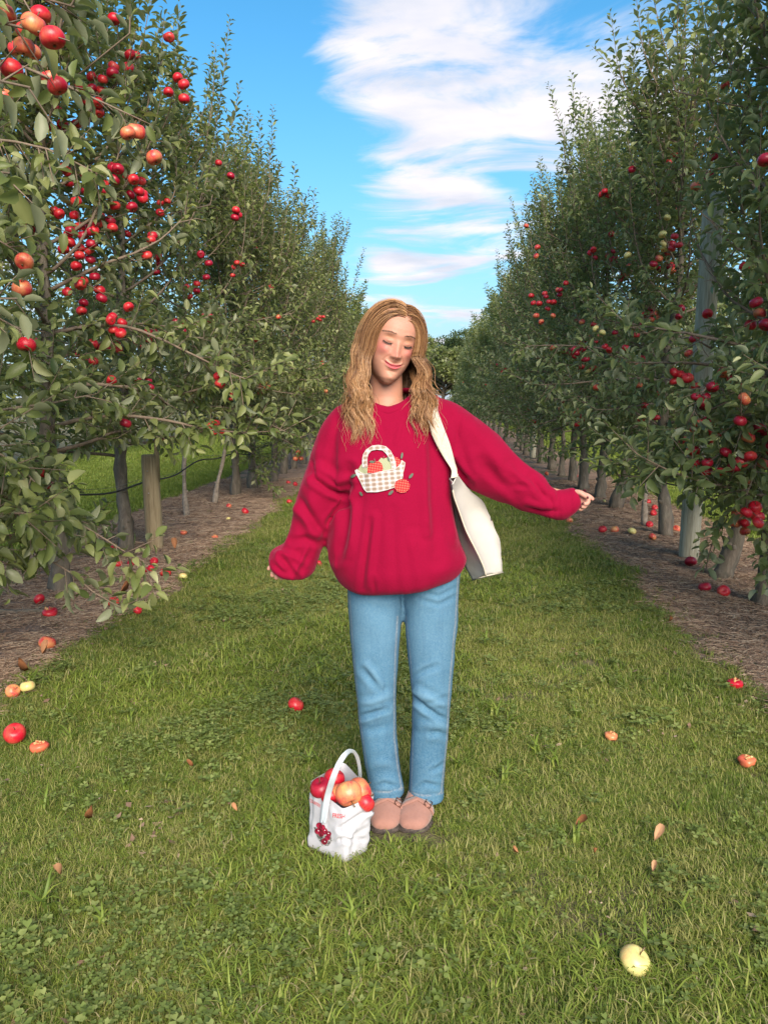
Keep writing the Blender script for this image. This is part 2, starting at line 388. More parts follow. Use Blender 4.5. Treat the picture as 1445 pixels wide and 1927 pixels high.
def broadleaf(rng, n, s0):
    mb = MB()
    for k in range(n):
        an = k*2*PI/n+rng.normal(0, .3); s = s0*rng.uniform(.7, 1.2); d = np.array([math.cos(an), math.sin(an), 0]); q = np.array([-d[1], d[0], 0]); V = []
        rise = rng.uniform(.15, .5)
        for u_, wv in ((.05, .04), (.35, .16), (.7, .2), (.9, .12)):
            c0 = d*u_*s+np.array([0, 0, s*(rise*u_-.45*u_*u_)+.006]); V += [c0-q*wv*s+[0, 0, .03*s], c0, c0+q*wv*s+[0, 0, .03*s]]
        V.append(d*s+np.array([0, 0, s*(rise-.5)+.012]))
        Q = []
        for r_ in range(3): Q += [(3*r_, 3*r_+1, 3*r_+4, 3*r_+3), (3*r_+1, 3*r_+2, 3*r_+5, 3*r_+4)]
        mb.add(V, Q, [(9, 10, 12), (10, 11, 12)], rng.uniform(.2, .9))
    return mb
clv = [clover(rg, 9, .05, .010).mesh('clover', [M_CLOVER]) for _ in range(4)] + [clover(rg, 7, .05, .015).mesh('clover', [M_CLOVER]) for _ in range(2)] \
    + [broadleaf(rg, 6, .06).mesh('clover', [M_CLOVER]) for _ in range(2)] + [broadleaf(rg, 5, .095).mesh('clover', [M_CLOVER])]

def patch(x, y, s=1.0, o=0.0):
    return .5+.25*np.sin(x*2.1*s+o+1.3*np.sin(y*1.7*s+o))+.25*np.sin(y*2.6*s-o+1.1*np.sin(x*2.9*s))
def in_lane(x, y, m=0.0):
    e = np.array([edge_noise(v, 4.0) for v in y]); e2 = np.array([edge_noise(v, 2.2) for v in y])
    return (x > XL+e+m) & (x < XR+e2-m)
def in_strips(x, y):
    return ((x > -3.7) & (x < XL)) | ((x > XR) & (x < 3.1))
def rand_band(n, x0, x1, y0, y1): return rg.uniform(x0, x1, n), rg.uniform(y0, y1, n)
# near lawn
GX, GY, GS, GI = [], [], [], []
def lawn(n, y0, y1, s0, s1, x0=-2.1, x1=1.7):
    x, y = rand_band(n, x0, x1, y0, y1)
    k = in_lane(x, y, -.02) & ~((np.abs(x+.105) < .115) & (np.abs(y-2.385) < .165)) & (np.hypot(x+.275, y-2.19) > .085)
    # frustum cull with a margin for side views
    k &= (x > -.75*y-.35) & (x < .62*y+.4)
    bare = patch(x, y, 1.5, .7) > .93
    k &= ~(bare & (rg.random(n) < .55))
    x, y = x[k], y[k]; m = len(x); q = patch(x, y, 1.0, 2.0); q2 = patch(x, y, 2.3, 5.0)
    i = np.clip((patch(x, y, .7, 1.0)*5.2+.35*(q-.5)+rg.normal(0, 1.5, m)+1.0+(x < 0)*.7*(y > 3)).round(), 0, 6).astype(int)
    i = np.where((q > .62) & (rg.random(m) < .40), rg.integers(7, 11, m), i)
    i = np.where((q2 < .28) & (rg.random(m) < .8), rg.integers(11, 14, m), i)
    i = np.where(rg.random(m) < .17, rg.integers(14, 16, m), i)
    i = np.where((rg.random(m) < .0015) & (y < 6), rg.integers(16, 18, m), i)
    GX.append(x); GY.append(y); GI.append(i); GS.append(rg.uniform(s0, s1, m)*(.85+.4*q))
lawn(30000, 1.15, 3.4, .75, 1.15); lawn(17000, 3.4, 6.0, .95, 1.4); lawn(12000, 6, 10.5, 1.3, 1.9)
# stray tufts creeping over the lane's edge and onto the strips
x = np.concatenate([rg.normal(XL-.03, .07, 1300), rg.normal(XR+.03, .07, 1300), rg.uniform(-3.7, 3.1, 800)]); y = rg.uniform(1.3, 12, len(x))
k = (~in_lane(x, y, .05)); x, y = x[k], y[k]
GX.append(x); GY.append(y); GI.append(rg.integers(0, 16, len(x))); GS.append(rg.uniform(.5, 1.0, len(x)))
gx_, gy_ = np.concatenate(GX), np.concatenate(GY)
scatter('lane_grass', tufts, np.stack([gx_, gy_, hgt(gx_, gy_)], -1), rg.uniform(0, 2*PI, len(gx_)), rg.uniform(0, .25, len(gx_)),
        np.concatenate(GS), np.concatenate(GI), 'short mown green grass of the lane between the two rows of apple trees', 'grass')
# far lawn and the lanes beyond the rows
FX, FY, FS = [], [], []
def far_lawn(n, x0, x1, y0, y1, s0, s1, f=None):
    x, y = rand_band(n, x0, x1, y0, y1); k = (x > -.8*y-.5) & (x < .7*y+.5)
    if f is not None: k &= f(x, y)
    FX.append(x[k]); FY.append(y[k]); FS.append(rg.uniform(s0, s1, k.sum()))
far_lawn(6000, -2.1, 1.7, 9.5, 20, .9, 1.4, lambda x, y: in_lane(x, y)); far_lawn(6000, -2.1, 1.7, 20, 60, 1.2, 1.9, lambda x, y: in_lane(x, y))
far_lawn(12000, -8.5, -3.72, 4, 16, .8, 1.4); far_lawn(8000, -9, -3.8, 16, 50, 1.2, 2)
far_lawn(9000, 3.12, 7.5, 4, 16, .8, 1.4); far_lawn(6000, 3.2, 8, 16, 50, 1.2, 2)
fx, fy = np.concatenate(FX), np.concatenate(FY)
scatter('distant_grass', far_tufts, np.stack([fx, fy, hgt(fx, fy)], -1), rg.uniform(0, 2*PI, len(fx)), rg.uniform(0, .1, len(fx)),
        np.concatenate(FS), rg.integers(0, 5, len(fx)), 'green grass far along the lane and beyond both rows of trees', 'grass')
# clover and weeds
x, y = rand_band(9000, -2.0, 1.55, 1.15, 7); k = in_lane(x, y) & (((patch(x, y, 1.3, 3.3) > .68) & (rg.random(9000) < .6)) | (rg.random(9000) < .10)) & (x > -.7*y-.2) & (x < .6*y+.3) & ~((np.abs(x+.13) < .17) & (np.abs(y-2.36) < .2)) & (np.hypot(x+.275, y-2.19) > .11)
x, y = x[k], y[k]; ci_ = np.where(rg.random(len(x)) < .10, rg.integers(6, 9, len(x)), rg.integers(0, 6, len(x)))
scatter('clover', clv, np.stack([x, y, hgt(x, y)], -1), rg.uniform(0, 2*PI, len(x)), rg.uniform(0, .2, len(x)), rg.uniform(.8, 1.3, len(x)), ci_,
        'clover and small broad-leaved weeds growing low among the lane grass', 'clover')
# litter on the bare strips: straw, twigs, dead leaf scraps
m_straw, t, b = new_mat('straw'); setin(t, b, 'Base Color', ramp(t, attr(t, 'tint'), [(0, (.16, .095, .06)), (.5, (.36, .24, .165)), (1, (.58, .45, .32))])); b.inputs['Roughness'].default_value = .9
lit = []
for i in range(6):
    mb = MB()
    for _ in range(22):
        a = rg.uniform(0, PI); L = rg.uniform(.02, .09); c0 = np.array([*rg.uniform(-.06, .06, 2), rg.uniform(.002, .012)]); d = np.array([math.cos(a), math.sin(a), rg.normal(0, .08)])
        mid = c0+np.array([*rg.normal(0, .004, 2), .004]); mb.tube([c0-d*L/2, mid, c0+d*L/2], rg.uniform(.0006, .0014), 3, False, rg.uniform(0, 1))
    lit.append(mb.mesh('litter', [m_straw]))
for i in range(4):
    mb = MB()
    for _ in range(7):
        c0 = np.array([*rg.uniform(-.07, .07, 2), .006]); a = rg.uniform(0, 2*PI); s = rg.uniform(.006, .014); V = []
        for u_, v_ in ((-1, 0), (0, -.5), (1, .1), (0, .55)):
            V.append(c0+s*np.array([u_*math.cos(a)-v_*math.sin(a), u_*math.sin(a)+v_*math.cos(a), abs(rg.normal(0, .4))]))
        mb.add(V, None, [(0, 1, 3), (1, 2, 3)], rg.uniform(0, .8))
    lit.append(mb.mesh('litter', [m_straw]))
xs_, ys_ = [], []
for x0, x1, n in ((-3.6, XL, 5200), (XR, 3.05, 4600)):
    x, y = rand_band(n, x0, x1, 2.3, 13); xs_.append(x); ys_.append(y)
x, y = rand_band(90, XL, XR, 1.3, 6); xs_.append(x); ys_.append(y)
x, y = np.concatenate(xs_), np.concatenate(ys_)
scatter('litter', lit, np.stack([x, y, hgt(x, y)+.008], -1), rg.uniform(0, 2*PI, len(x)), rg.uniform(0, .1, len(x)), rg.uniform(.7, 1.5, len(x)), np.where((x > XL) & (x < XR), rg.integers(6, 10, len(x)), rg.integers(0, 10, len(x))),
        'dry straw, twigs and leaf scraps lying on the bare brown soil under the trees', 'litter')
# ------------------------------------------------------------------ apple trees
def leaf_template(lod):
    if lod == 0:
        st = [(0, 0), (.2, .36), (.5, .5), (.8, .33), (1, 0)]
        V = [(0, 0, 0)]
        for (u_, wv) in st[1:4]:
            V += [(-wv*.48, u_, .13*wv), (0, u_, -.06*wv), (wv*.48, u_, .13*wv)]
        V.append((0, 1, 0)); Q = []
        for r_ in range(2): a = 1+3*r_; Q += [(a, a+1, a+4, a+3), (a+1, a+2, a+5, a+4)]
        T = [(0, 2, 1), (0, 3, 2), (7, 8, 10), (8, 9, 10)]
    elif lod == 1:
        V = [(0, 0, 0), (-.24, .48, .06), (0, .48, -.03), (.24, .48, .06), (0, 1, 0)]; Q = []
        T = [(0, 2, 1), (0, 3, 2), (1, 2, 4), (2, 3, 4)]
    else:
        V = [(0, 0, 0), (-.3, .5, 0), (.3, .5, 0), (0, 1, 0)]; Q = [(0, 2, 3, 1)]; T = []
    return np.array(V, float), np.array(Q, int).reshape(-1, 4), np.array(T, int).reshape(-1, 3)
TPL = [leaf_template(i) for i in range(3)]
def leaf_verts(Bp, D, Nn, S, curv, lod, fold):
    """Bp base, D direction, Nn normal, S length: all (m,..). returns V (m,k,3)"""
    T0, Q, T = TPL[lod]
    D = nrm(D); X_ = nrm(np.cross(D, Nn)); Nn = np.cross(X_, D)
    u_ = T0[None, :, 1]; x_ = T0[None, :, 0]; z_ = T0[None, :, 2]*fold[:, None]*2.2
    ang = curv[:, None]*u_                          # bends down along its length
    yy = u_*np.cos(ang*.6); zz_ = z_*1.0 - u_*np.sin(ang*.6)
    V = Bp[:, None, :] + S[:, None, None]*(x_[..., None]*X_[:, None, :] + yy[..., None]*D[:, None, :] + zz_[..., None]*Nn[:, None, :])
    return V
def leaves_mesh(name, L, lod, mat):
    T0, Q, T = TPL[lod]
    Bp, D, Nn, S, cu, fo, ti = L
    V = leaf_verts(Bp, D, Nn, S, cu, lod, fo); m, k = V.shape[:2]
    off = (np.arange(m)*k)[:, None, None]
    F = []
    if len(Q): F.append((Q[None]+off).reshape(-1, 4))
    if len(T): F.append((T[None]+off).reshape(-1, 3))
    return np_mesh(name, V.reshape(-1, 3), F, True, {'tint': np.repeat(ti, k)}, None, [mat])

def grow(seed, H=4.7, n_br=38, sp=.066, side=1, dens=1.0, z_low=.85, spread=1.0, wide=1.35, topn=15, lean=(0, 0), leaf=1.0, lane=0.0, young=False, boughs=()):
    """returns dict: trunk path, branches [(P, r)], shoots [(P, r)], leaves arrays, anchors for fruit"""
    rng = np.random.default_rng(seed)
    zs = np.linspace(0, H*.93, 16)
    rl = rng.normal(0, .06, 2); tp = np.stack([(lean[0]+rl[0])*np.minimum(zs, 1.2)+.05*np.sin(zs*1.3+seed)*np.minimum(zs, 1)+.035*np.sin(zs*5.1+seed*2)*np.minimum(zs, .5), (lean[1]+rl[1])*np.minimum(zs, 1.2)+.05*np.cos(zs*1.7+seed)*np.minimum(zs, 1), zs], -1)
    tr = (.062-.052*(zs/H)**.8)*(.45 if young else 1)
    branches, shoots, LB, LD, LN, LS, LC, LFo, LT, fruit = [], [], [], [], [], [], [], [], [], []
    up = np.array([0, 0, 1.])
    def along(z): return np.array([np.interp(z, zs, tp[:, i]) for i in range(3)])
    def leaves_on(P, step, s, asc=.75, tint0=.45, start=0.0):
        seg = np.linalg.norm(np.diff(P, axis=0), axis=1); cum = np.concatenate([[0], np.cumsum(seg)]); tot = cum[-1]
        n = max(2, int(tot/step)); tt = (np.arange(n)+rng.random())/n*tot*(1-start)+start*tot; tt = np.minimum(tt, tot*.999)
        B = np.stack([np.interp(tt, cum, P[:, i]) for i in range(3)], -1)
        idx = np.clip(np.searchsorted(cum, tt)-1, 0, len(seg)-1); ax = nrm(np.diff(P, axis=0))[idx]
        e1 = nrm(np.cross(ax, np.array([.3, .2, .9])+0*ax)); e2 = np.cross(ax, e1)
        ph = np.arange(n)*2.4+rng.uniform(0, 6.28)
        rad = np.cos(ph)[:, None]*e1+np.sin(ph)[:, None]*e2
        D = nrm(ax*asc+rad*rng.uniform(.6, 1.1, (n, 1))+rng.normal(0, .18, (n, 3)))
        Nn = nrm(up[None]*.9 - rad*.25 + ax*.3+rng.normal(0, .38, (n, 3)))
        sz = s*rng.uniform(.62, 1.15, n)*leaf; tail = tt/tot; sz = sz*np.where(tail > .85, .62, 1)
        LB.append(B+rad*.006+D*.012); LD.append(D); LN.append(Nn); LS.append(sz); LC.append(rng.uniform(.2, 1.5, n)); LFo.append(rng.uniform(.3, 1.6, n))
        LT.append(np.clip(rng.normal(tint0, .17, n)+.15*(tail > .8), 0, 1))
    for i in range(n_br):
        t = (i+.5)/n_br; z0 = z_low+(H*.84-z_low)*t+rng.normal(0, .05); a = i*2.39996+rng.normal(0, .3)+seed
        L = wide*(1-.42*t**1.2)*rng.uniform(.72, 1.15)*spread; n = max(5, int(L/.11))
        e = R(8)+R(38)*t+rng.normal(0, .14); da = rng.normal(0, .10)
        P = [along(z0)]; d = 0
        for k in range(n):
            s_ = L/n; P.append(P[-1]+s_*np.array([math.cos(a)*math.cos(e), math.sin(a)*math.cos(e)*(.85), math.sin(e)])); a += da+rng.normal(0, .06)
            e += (.085 if t > .35 else (-.035 if k < n*.6 else .03))+rng.normal(0, .05)
        P = np.array(P); r0 = .017*(1-.45*t)*(.6 if young else 1); branches.append((P, np.linspace(r0, .0035, len(P))))
        seg = np.linalg.norm(np.diff(P, axis=0), axis=1); cum = np.concatenate([[0], np.cumsum(seg)]); tot = cum[-1]
        m = int(tot/sp*dens)
        for j in range(m):
            q = (j+rng.random())/m; 
            if q < .10: continue
            B = np.array([np.interp(q*tot, cum, P[:, c_]) for c_ in range(3)]); k = min(int(q*(len(P)-1)), len(P)-2); ax = nrm(P[k+1]-P[k])
            rd = nrm(np.cross(ax, rng.normal(0, 1, 3))); dr = nrm(ax*.55+rd*.85+up*rng.uniform(-.35, .75 if t < .4 else 1.2))
            Ls = rng.uniform(.09, .30)*(1.25 if rng.random() < .18 else 1)
            c0 = B+dr*Ls*.5+up*.01*rng.normal(); c1 = B+dr*Ls+up*Ls*rng.uniform(-.15, .28); S_ = np.array([B, c0, c1])
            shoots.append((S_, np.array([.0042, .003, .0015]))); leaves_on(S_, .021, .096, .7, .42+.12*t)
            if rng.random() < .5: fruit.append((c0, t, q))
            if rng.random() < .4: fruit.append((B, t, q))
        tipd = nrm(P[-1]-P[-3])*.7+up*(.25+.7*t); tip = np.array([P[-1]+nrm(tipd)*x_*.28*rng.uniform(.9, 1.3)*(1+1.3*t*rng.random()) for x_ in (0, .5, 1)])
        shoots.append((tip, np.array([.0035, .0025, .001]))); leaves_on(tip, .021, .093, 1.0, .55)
    for (z0, end) in boughs:                                # long drooping boughs reaching a given spot
        A_ = along(z0); E_ = np.array(end, float); n = 12; P = np.array([A_+(E_-A_)*f+up*.22*math.sin(f*PI)+rng.normal(0, .012, 3) for f in np.linspace(0, 1, n)])
        branches.append((P, np.linspace(.012, .003, n)))
        for j in range(24):
            q = .35+.65*(j+rng.random())/24; k = min(int(q*(n-1)), n-2); ax = nrm(P[k+1]-P[k]); B = P[k]+(P[k+1]-P[k])*(q*(n-1)-k)
            dr = nrm(ax*.6+nrm(np.cross(ax, rng.normal(0, 1, 3)))*.8+up*rng.uniform(-.5, .4)); Ls = rng.uniform(.07, .20); S_ = np.array([B, B+dr*Ls*.5, B+dr*Ls])
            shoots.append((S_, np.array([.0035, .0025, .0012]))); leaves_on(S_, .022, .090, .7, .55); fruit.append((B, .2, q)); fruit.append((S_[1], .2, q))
    for i in range(topn):                                   # upright leafy shoots of the top
        z0 = H*rng.uniform(.66, .90); a = rng.uniform(0, 6.28); rr = rng.uniform(0, .95)*(1-(z0/H-.66)*2.2); L = rng.uniform(.45, 1.15)
        B = along(z0)+np.array([math.cos(a), math.sin(a), 0])*rr; d = nrm(np.array([math.cos(a)*.25, math.sin(a)*.25, 1])+rng.normal(0, .10, 3)); P = [B]
        for k in range(5): P.append(P[-1]+d*L/5); d = nrm(d+rng.normal(0, .05, 3)+up*.04)
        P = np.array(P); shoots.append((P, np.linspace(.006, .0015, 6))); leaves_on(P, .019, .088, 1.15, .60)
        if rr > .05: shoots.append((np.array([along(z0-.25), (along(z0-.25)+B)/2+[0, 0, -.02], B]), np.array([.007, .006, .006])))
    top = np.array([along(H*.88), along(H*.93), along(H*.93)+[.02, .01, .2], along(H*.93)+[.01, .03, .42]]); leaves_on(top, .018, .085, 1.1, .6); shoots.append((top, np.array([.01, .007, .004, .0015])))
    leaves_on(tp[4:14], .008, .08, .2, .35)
    L = [np.concatenate(x_) for x_ in (LB, LD, LN, LS, LC, LFo, LT)]
    return dict(trunk=(tp, tr), br=branches, sh=shoots, L=L, fruit=fruit, rng=rng)

def trunk_mesh(tp, tr, seed, young=False, knobs=True):
    rng = np.random.default_rng(seed+77); mb = MB()
    z = np.linspace(0, tp[-1, 2], 46); P = np.stack([np.interp(z, tp[:, 2], tp[:, i]) for i in range(3)], -1); P[:, 2] -= .03
    r = np.interp(z, tp[:, 2], tr); r = r*(1+.38*np.exp(-((z-.16)/.07)**2)*(1 if knobs else .2)+.45*np.exp(-(z/.07)**2))*(1+.10*np.sin(z*13+seed)+.08*np.sin(z*37+seed))
    mb.tube(P, r, 14 if not young else 9, True, .5, .11, rng)
    if knobs:
        for _ in range(5):
            zz_ = rng.uniform(.05, .85); a = rng.uniform(0, 6.28); c = np.array([np.interp(zz_, tp[:, 2], tp[:, i]) for i in range(3)]); d = np.array([math.cos(a), math.sin(a), .2]); rr = np.interp(zz_, tp[:, 2], tr)
            mb.tube([c+d*rr*.3, c+d*rr*.9, c+d*(rr+.012), c+d*(rr+.016)], [rr*.5, rr*.42, rr*.3, rr*.08], 7, True, .5, .08, rng)
    return mb.mesh('trunk', [M_BARK2 if young else M_BARK])
def tubes_mesh(name, items, mat, k):
    mb = MB()
    for P, r in items: mb.tube(P, r, k, False)
    return mb.mesh(name, [mat])

def make_apple_mesh(name, mat, h=1.0, stem=True, seed=0):
    k, m = 18, 12; mb = MB(); rng = np.random.default_rng(seed); V, A = [], []
    for i in range(m+1):
        f = i/m*PI; r = math.sin(f)*(1+.10*math.cos(f)); z = -math.cos(f)*.88*h + (.30*math.exp(-(f/.42)**2)) - (.34*math.exp(-((PI-f)/.48)**2))
        for j in range(k):
            th = j*2*PI/k; lo = 1+.014*math.cos(5*th)*math.sin(f)*(1 if f < 1.2 else .3)+.03*math.cos(th+seed)
            V.append((r*lo*math.cos(th), r*lo*math.sin(th), z)); A.append(1.0 if (i == m or i == 0) else 0.2)
    Q = [(i*k+j, i*k+(j+1) % k, (i+1)*k+(j+1) % k, (i+1)*k+j) for i in range(m) for j in range(k)]
    mb.add(np.array(V)*.5, Q, None, np.array(A))
    if stem: mb.tube([(0, 0, .2), (.02, .01, .36), (.06, .03, .52)], [.025, .02, .03], 5, True, 1.0)
    mb.tube([(0, 0, -.30), (0, 0, -.37)], [.05, .07], 5, True, 1.0)
    return mb.mesh(name, [mat])
AP = [make_apple_mesh('apple', M_AP[i], (1.0, .96, 1.04, .95, 1.0)[i], True, i) for i in range(5)]

LEAF_ME = {}
def leaf_part_meshes(mat, key):
    if key in LEAF_ME: return LEAF_ME[key]
    out = []
    rng = np.random.default_rng(3)
    for i in range(14):
        L = [np.zeros((1, 3)), np.array([[0, 1., 0]]), np.array([[0, 0, 1.]]), np.ones(1), np.array([.2+1.3*((i*5) % 14)/13]), np.array([.4+.09*i]), np.array([np.clip(.12+.065*i, 0, 1)])]
        out.append(leaves_mesh('leaf', L, 0, mat))
    LEAF_ME[key] = out; return out

CP = np.array([0, 0, CAM_H])
FW = np.array(pix_dir(722.5, 963.5)); RT = np.array([math.cos(YAW), math.sin(YAW), 0]); UPV = np.cross(RT, FW)
def project(Pw):
    d = Pw-CP; z = d@FW; return 722.5+1450*(d@RT)/z, 963.5-1450*(d@UPV)/z, z

def target_fruit(root, loc, fruit, targets, rng, palette, size):
    pts = np.array([f[0] for f in fruit])+np.array(loc); px, py, dz = project(pts); out = []
    for (tx, ty, n) in targets:
        sc_ = np.hypot(px-tx, py-ty)+dz*14+np.where(dz < (2.9 if loc[0] > 0 else 1.9), 999, 0); i = int(np.argmin(sc_)); p = pts[i]-np.array(loc); used = []
        if np.hypot(px[i]-tx, py[i]-ty) > 120: continue
        dr = np.array(pix_dir(tx, ty)); p = CP+dr*dz[i]+[0, 0, .045]-np.array(loc)
        for j in range(n):
            for _t in range(12):
                q = p+rng.normal(0, .045*(n > 1), 3)*[1, 1, 1.15]-[0, 0, .045]
                if all(np.linalg.norm(q-u_) > .058 for u_ in used): break
            else: continue
            used.append(q); s = size*rng.uniform(.9, 1.12); o = link('apple', AP[palette[rng.integers(len(palette))]], root); o.location = q; o.scale = (s, s, s); o.rotation_euler = (rng.normal(0, .35), rng.normal(0, .35), rng.uniform(0, 6.28)); out.append(q)
    return out
def place_fruit(root, loc, fruit, n, rng, palette, size, clusters=.6, rz=0, pref=None):
    """hang N apples from the spurs, in clusters"""
    if not fruit or n <= 0: return
    pts = np.array([f[0] for f in fruit]); wgt = np.ones(len(pts))
    if pref is not None: wgt = pref(pts+np.array(loc))
    wgt = wgt/wgt.sum(); done = 0; used = []
    while done < n:
        p = pts[rng.choice(len(pts), p=wgt)]
        c = 1 if rng.random() > clusters else int(rng.integers(2, 6)); kind = palette[rng.integers(len(palette))]
        for j in range(c):
            if done >= n: break
            for _try in range(6):
                s = size*rng.uniform(.85, 1.12); q = p+rng.normal(0, .036*(c > 1), 3)*[1, 1, 1.2]-[0, 0, .045]
                if all(np.linalg.norm(q-u_) > .052 for u_ in used[-12:]): break
            else: continue
            used.append(q); o = link('apple', AP[kind if rng.random() < .8 else palette[rng.integers(len(palette))]], root)
            o.location = q; o.scale = (s, s, s); o.rotation_euler = (rng.normal(0, .35), rng.normal(0, .35), rng.uniform(0, 6.28)); done += 1
        done += 0
GROUP_L, GROUP_R = 'apple trees of the left row', 'apple trees of the right row'
def near_tree(seed, x, y, label, group, nleaf, n_ap, palette, mat, apsize=.072, targets=(), **kw):
    root = empty('apple_tree', (x, y, 0)); tag(root, label, 'tree', group)
    if 'boughs' in kw: kw['boughs'] = [(z0, np.array(pix_dir(px_, py_))*(Y_/pix_dir(px_, py_).y)+CP-np.array([x, y, 0])) for z0, px_, py_, Y_ in kw['boughs']]
    T = grow(seed, **kw); rng = T['rng']; young = kw.get('young', False)
    link('trunk', trunk_mesh(*T['trunk'], seed, young), root)
    for P, r in T['br']:
        mb = MB(); mb.tube(P, r, 6, True); link('branch', mb.mesh('branch', [M_TWIG]), root)
    o = link('twigs', tubes_mesh('twigs', T['sh'], M_TWIG, 4), root); o['kind'] = 'stuff'
    L = T['L']; W = L[0]+np.array([x, y, 0]); px, py, dz = project(W+L[1]*L[3][:, None]*.5)
    ok = (dz > .55) | ((px < -250) | (px > 1700) | (py < -300))          # nothing right against the lens
    dist = np.linalg.norm(W-CP, axis=1); ok &= dist > 1.05
    hung = target_fruit(root, (x, y, 0), T['fruit'], targets, rng, palette, apsize)
    for q in hung:
        v = L[0]+L[1]*.03-q; tc_ = CP-(q+np.array([x, y, 0])); tc_ = tc_/np.linalg.norm(tc_); al = v@tc_; ok &= ~((np.linalg.norm(v-np.clip(al, 0, .16)[:, None]*tc_, axis=1) < .052) & (rng.random(len(ok)) < .85))
    if x < 0 and y < 7:
        ok &= ~((np.hypot(W[:, 0]+2.62, W[:, 1]-6.95) < .28) & (W[:, 2] < 1.0) & (rng.random(len(ok)) < .85))
        ok &= ~((px > 225) & (py > 872) & (dz < 7) & (rng.random(len(ok)) < .9) & (y > 4))
    if x > 0 and y < 9:                                  # the boughs are pruned back round the tall post
        pd = np.hypot(W[:, 0]-2.19, W[:, 1]-6.72); ok &= ~((pd < .30) & (W[:, 2] < 3.3) & (rng.random(len(ok)) < .8))
        ok &= ~((np.abs(px-1304) < 34) & (py > 385) & (py < 740) & (dz < 7) & (rng.random(len(ok)) < .72))
    vis = ok & (px > 0) & (px < 1445) & (py > 0) & (py < 1927) & (dz > 0)
    sc_ = np.where(vis, L[3]/np.maximum(dz, .1)*rng.uniform(.75, 1, len(dz)), -1)
    pick = np.argsort(-sc_)[:nleaf]; pick = pick[sc_[pick] > 0]
    isp = np.zeros(len(ok), bool); isp[pick] = True
    lod = 0 if dist.min() < 7 else 1
    rest = ok & ~isp
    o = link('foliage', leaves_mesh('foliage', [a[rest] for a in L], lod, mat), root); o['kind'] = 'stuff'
    pm = leaf_part_meshes(mat, mat.name)
    for i in pick:
        D = L[1][i]; D = D/np.linalg.norm(D); Nn = L[2][i]; X_ = np.cross(D, Nn); X_ /= max(np.linalg.norm(X_), 1e-6); Nn = np.cross(X_, D); s = L[3][i]
        M4 = Matrix(((X_[0]*s, D[0]*s, Nn[0]*s, L[0][i][0]), (X_[1]*s, D[1]*s, Nn[1]*s, L[0][i][1]), (X_[2]*s, D[2]*s, Nn[2]*s, L[0][i][2]), (0, 0, 0, 1)))
        o = link('leaf', pm[int(np.clip((L[6][i]-.12)/.065+rng.normal(0, .6), 0, 13))], root); o.matrix_local = M4
    def pref(Pw):                                        # fruit shows on the lane side of the row
        s = -1 if x > 0 else 1
        return np.exp(np.clip((Pw[:, 0]-x)*s, -.4, .9)*1.1)*np.where(np.linalg.norm(Pw-CP, axis=1) > 1.6, 1, .001)*np.exp(-((Pw[:, 2]-2.1)/1.3)**2)
    place_fruit(root, (x, y, 0), T['fruit'], n_ap, rng, palette, apsize, pref=pref)
    return root
RED = [0, 0, 0, 1]; MIX = [0, 1, 4, 4, 2, 3]; PALE = [4, 2, 4, 3]
NL = 300
lt = near_tree
# left row
lt(101, -2.75, 1.75, 'nearest left-row apple tree, only outer branches reaching in at the top left corner', GROUP_L, 200, 12, [4, 4, 0], M_LEAF, .062, wide=1.3, topn=6, targets=[(65, 45, 1), (12, 28, 1), (110, 12, 2), (62, 128, 3), (100, 70, 1)], boughs=[(1.9, 95, 70, 2.15), (1.7, 60, 160, 2.1), (2.2, 150, 20, 2.4), (1.5, 20, 330, 2.2), (1.2, 30, 560, 2.3)])
lt(102, -2.85, 3.30, 'left-row apple tree with leafy boughs along the left edge over fallen apples', GROUP_L, NL, 24, [4, 0, 0, 4], M_LEAF, .068, wide=1.4, z_low=.62, H=5.1, targets=[(60, 48, 1), (65, 130, 3), (10, 25, 1), (110, 10, 2), (30, 90, 1), (8, 180, 1)], boughs=[(1.0, 300, 1085, 3.7), (.8, 225, 1150, 3.6), (.9, 110, 1010, 3.4), (1.1, 70, 900, 3.3), (.8, 15, 1080, 3.3), (1.6, 60, 640, 3.0), (1.9, 40, 480, 2.9), (2.2, 200, 330, 3.2), (2.6, 240, 210, 3.1)])
lt(103, -2.66, 5.20, 'tall left apple tree heavy with red apples, rough trunk nearest the frame edge', GROUP_L, NL, 46, RED, M_LEAF, .072, wide=1.6, n_br=46, H=5.2, targets=[(205, 130, 4), (180, 190, 4), (120, 240, 5), (215, 35, 1), (340, 160, 4), (120, 315, 1), (145, 350, 5), (75, 395, 1), (130, 415, 6), (160, 435, 5), (245, 365, 4), (200, 410, 2), (290, 470, 2), (70, 430, 2), (180, 500, 2), (150, 560, 4), (190, 575, 3), (225, 605, 6), (175, 670, 3), (140, 465, 4), (320, 70, 1), (235, 120, 3), (160, 170, 2), (60, 640, 1), (210, 715, 1)])
lt(104, -2.82, 6.75, 'left-row apple tree just before the short cut-off wooden post, red apples in clusters', GROUP_L, NL, 30, RED, M_LEAF, .070, wide=1.6, H=4.7, targets=[(325, 600, 3), (350, 610, 1), (380, 540, 4), (295, 490, 3), (430, 330, 2), (450, 403, 3), (385, 505, 2), (315, 70, 1), (250, 650, 2), (240, 440, 1)])
lt(105, -2.88, 8.68, 'young thin-stemmed apple tree behind the short wooden post on the left', GROUP_L, NL, 12, [0, 0, 4], M_LEAF, .070, young=True, z_low=1.15, wide=1.5, H=4.9)
lt(106, -2.90, 9.85, 'left-row apple tree with a slender crooked pale stem leaning right', GROUP_L, 160, 12, PALE+[0], M_LEAF, .070, young=True, lean=(.13, 0), z_low=1.15, wide=1.6, H=4.3)
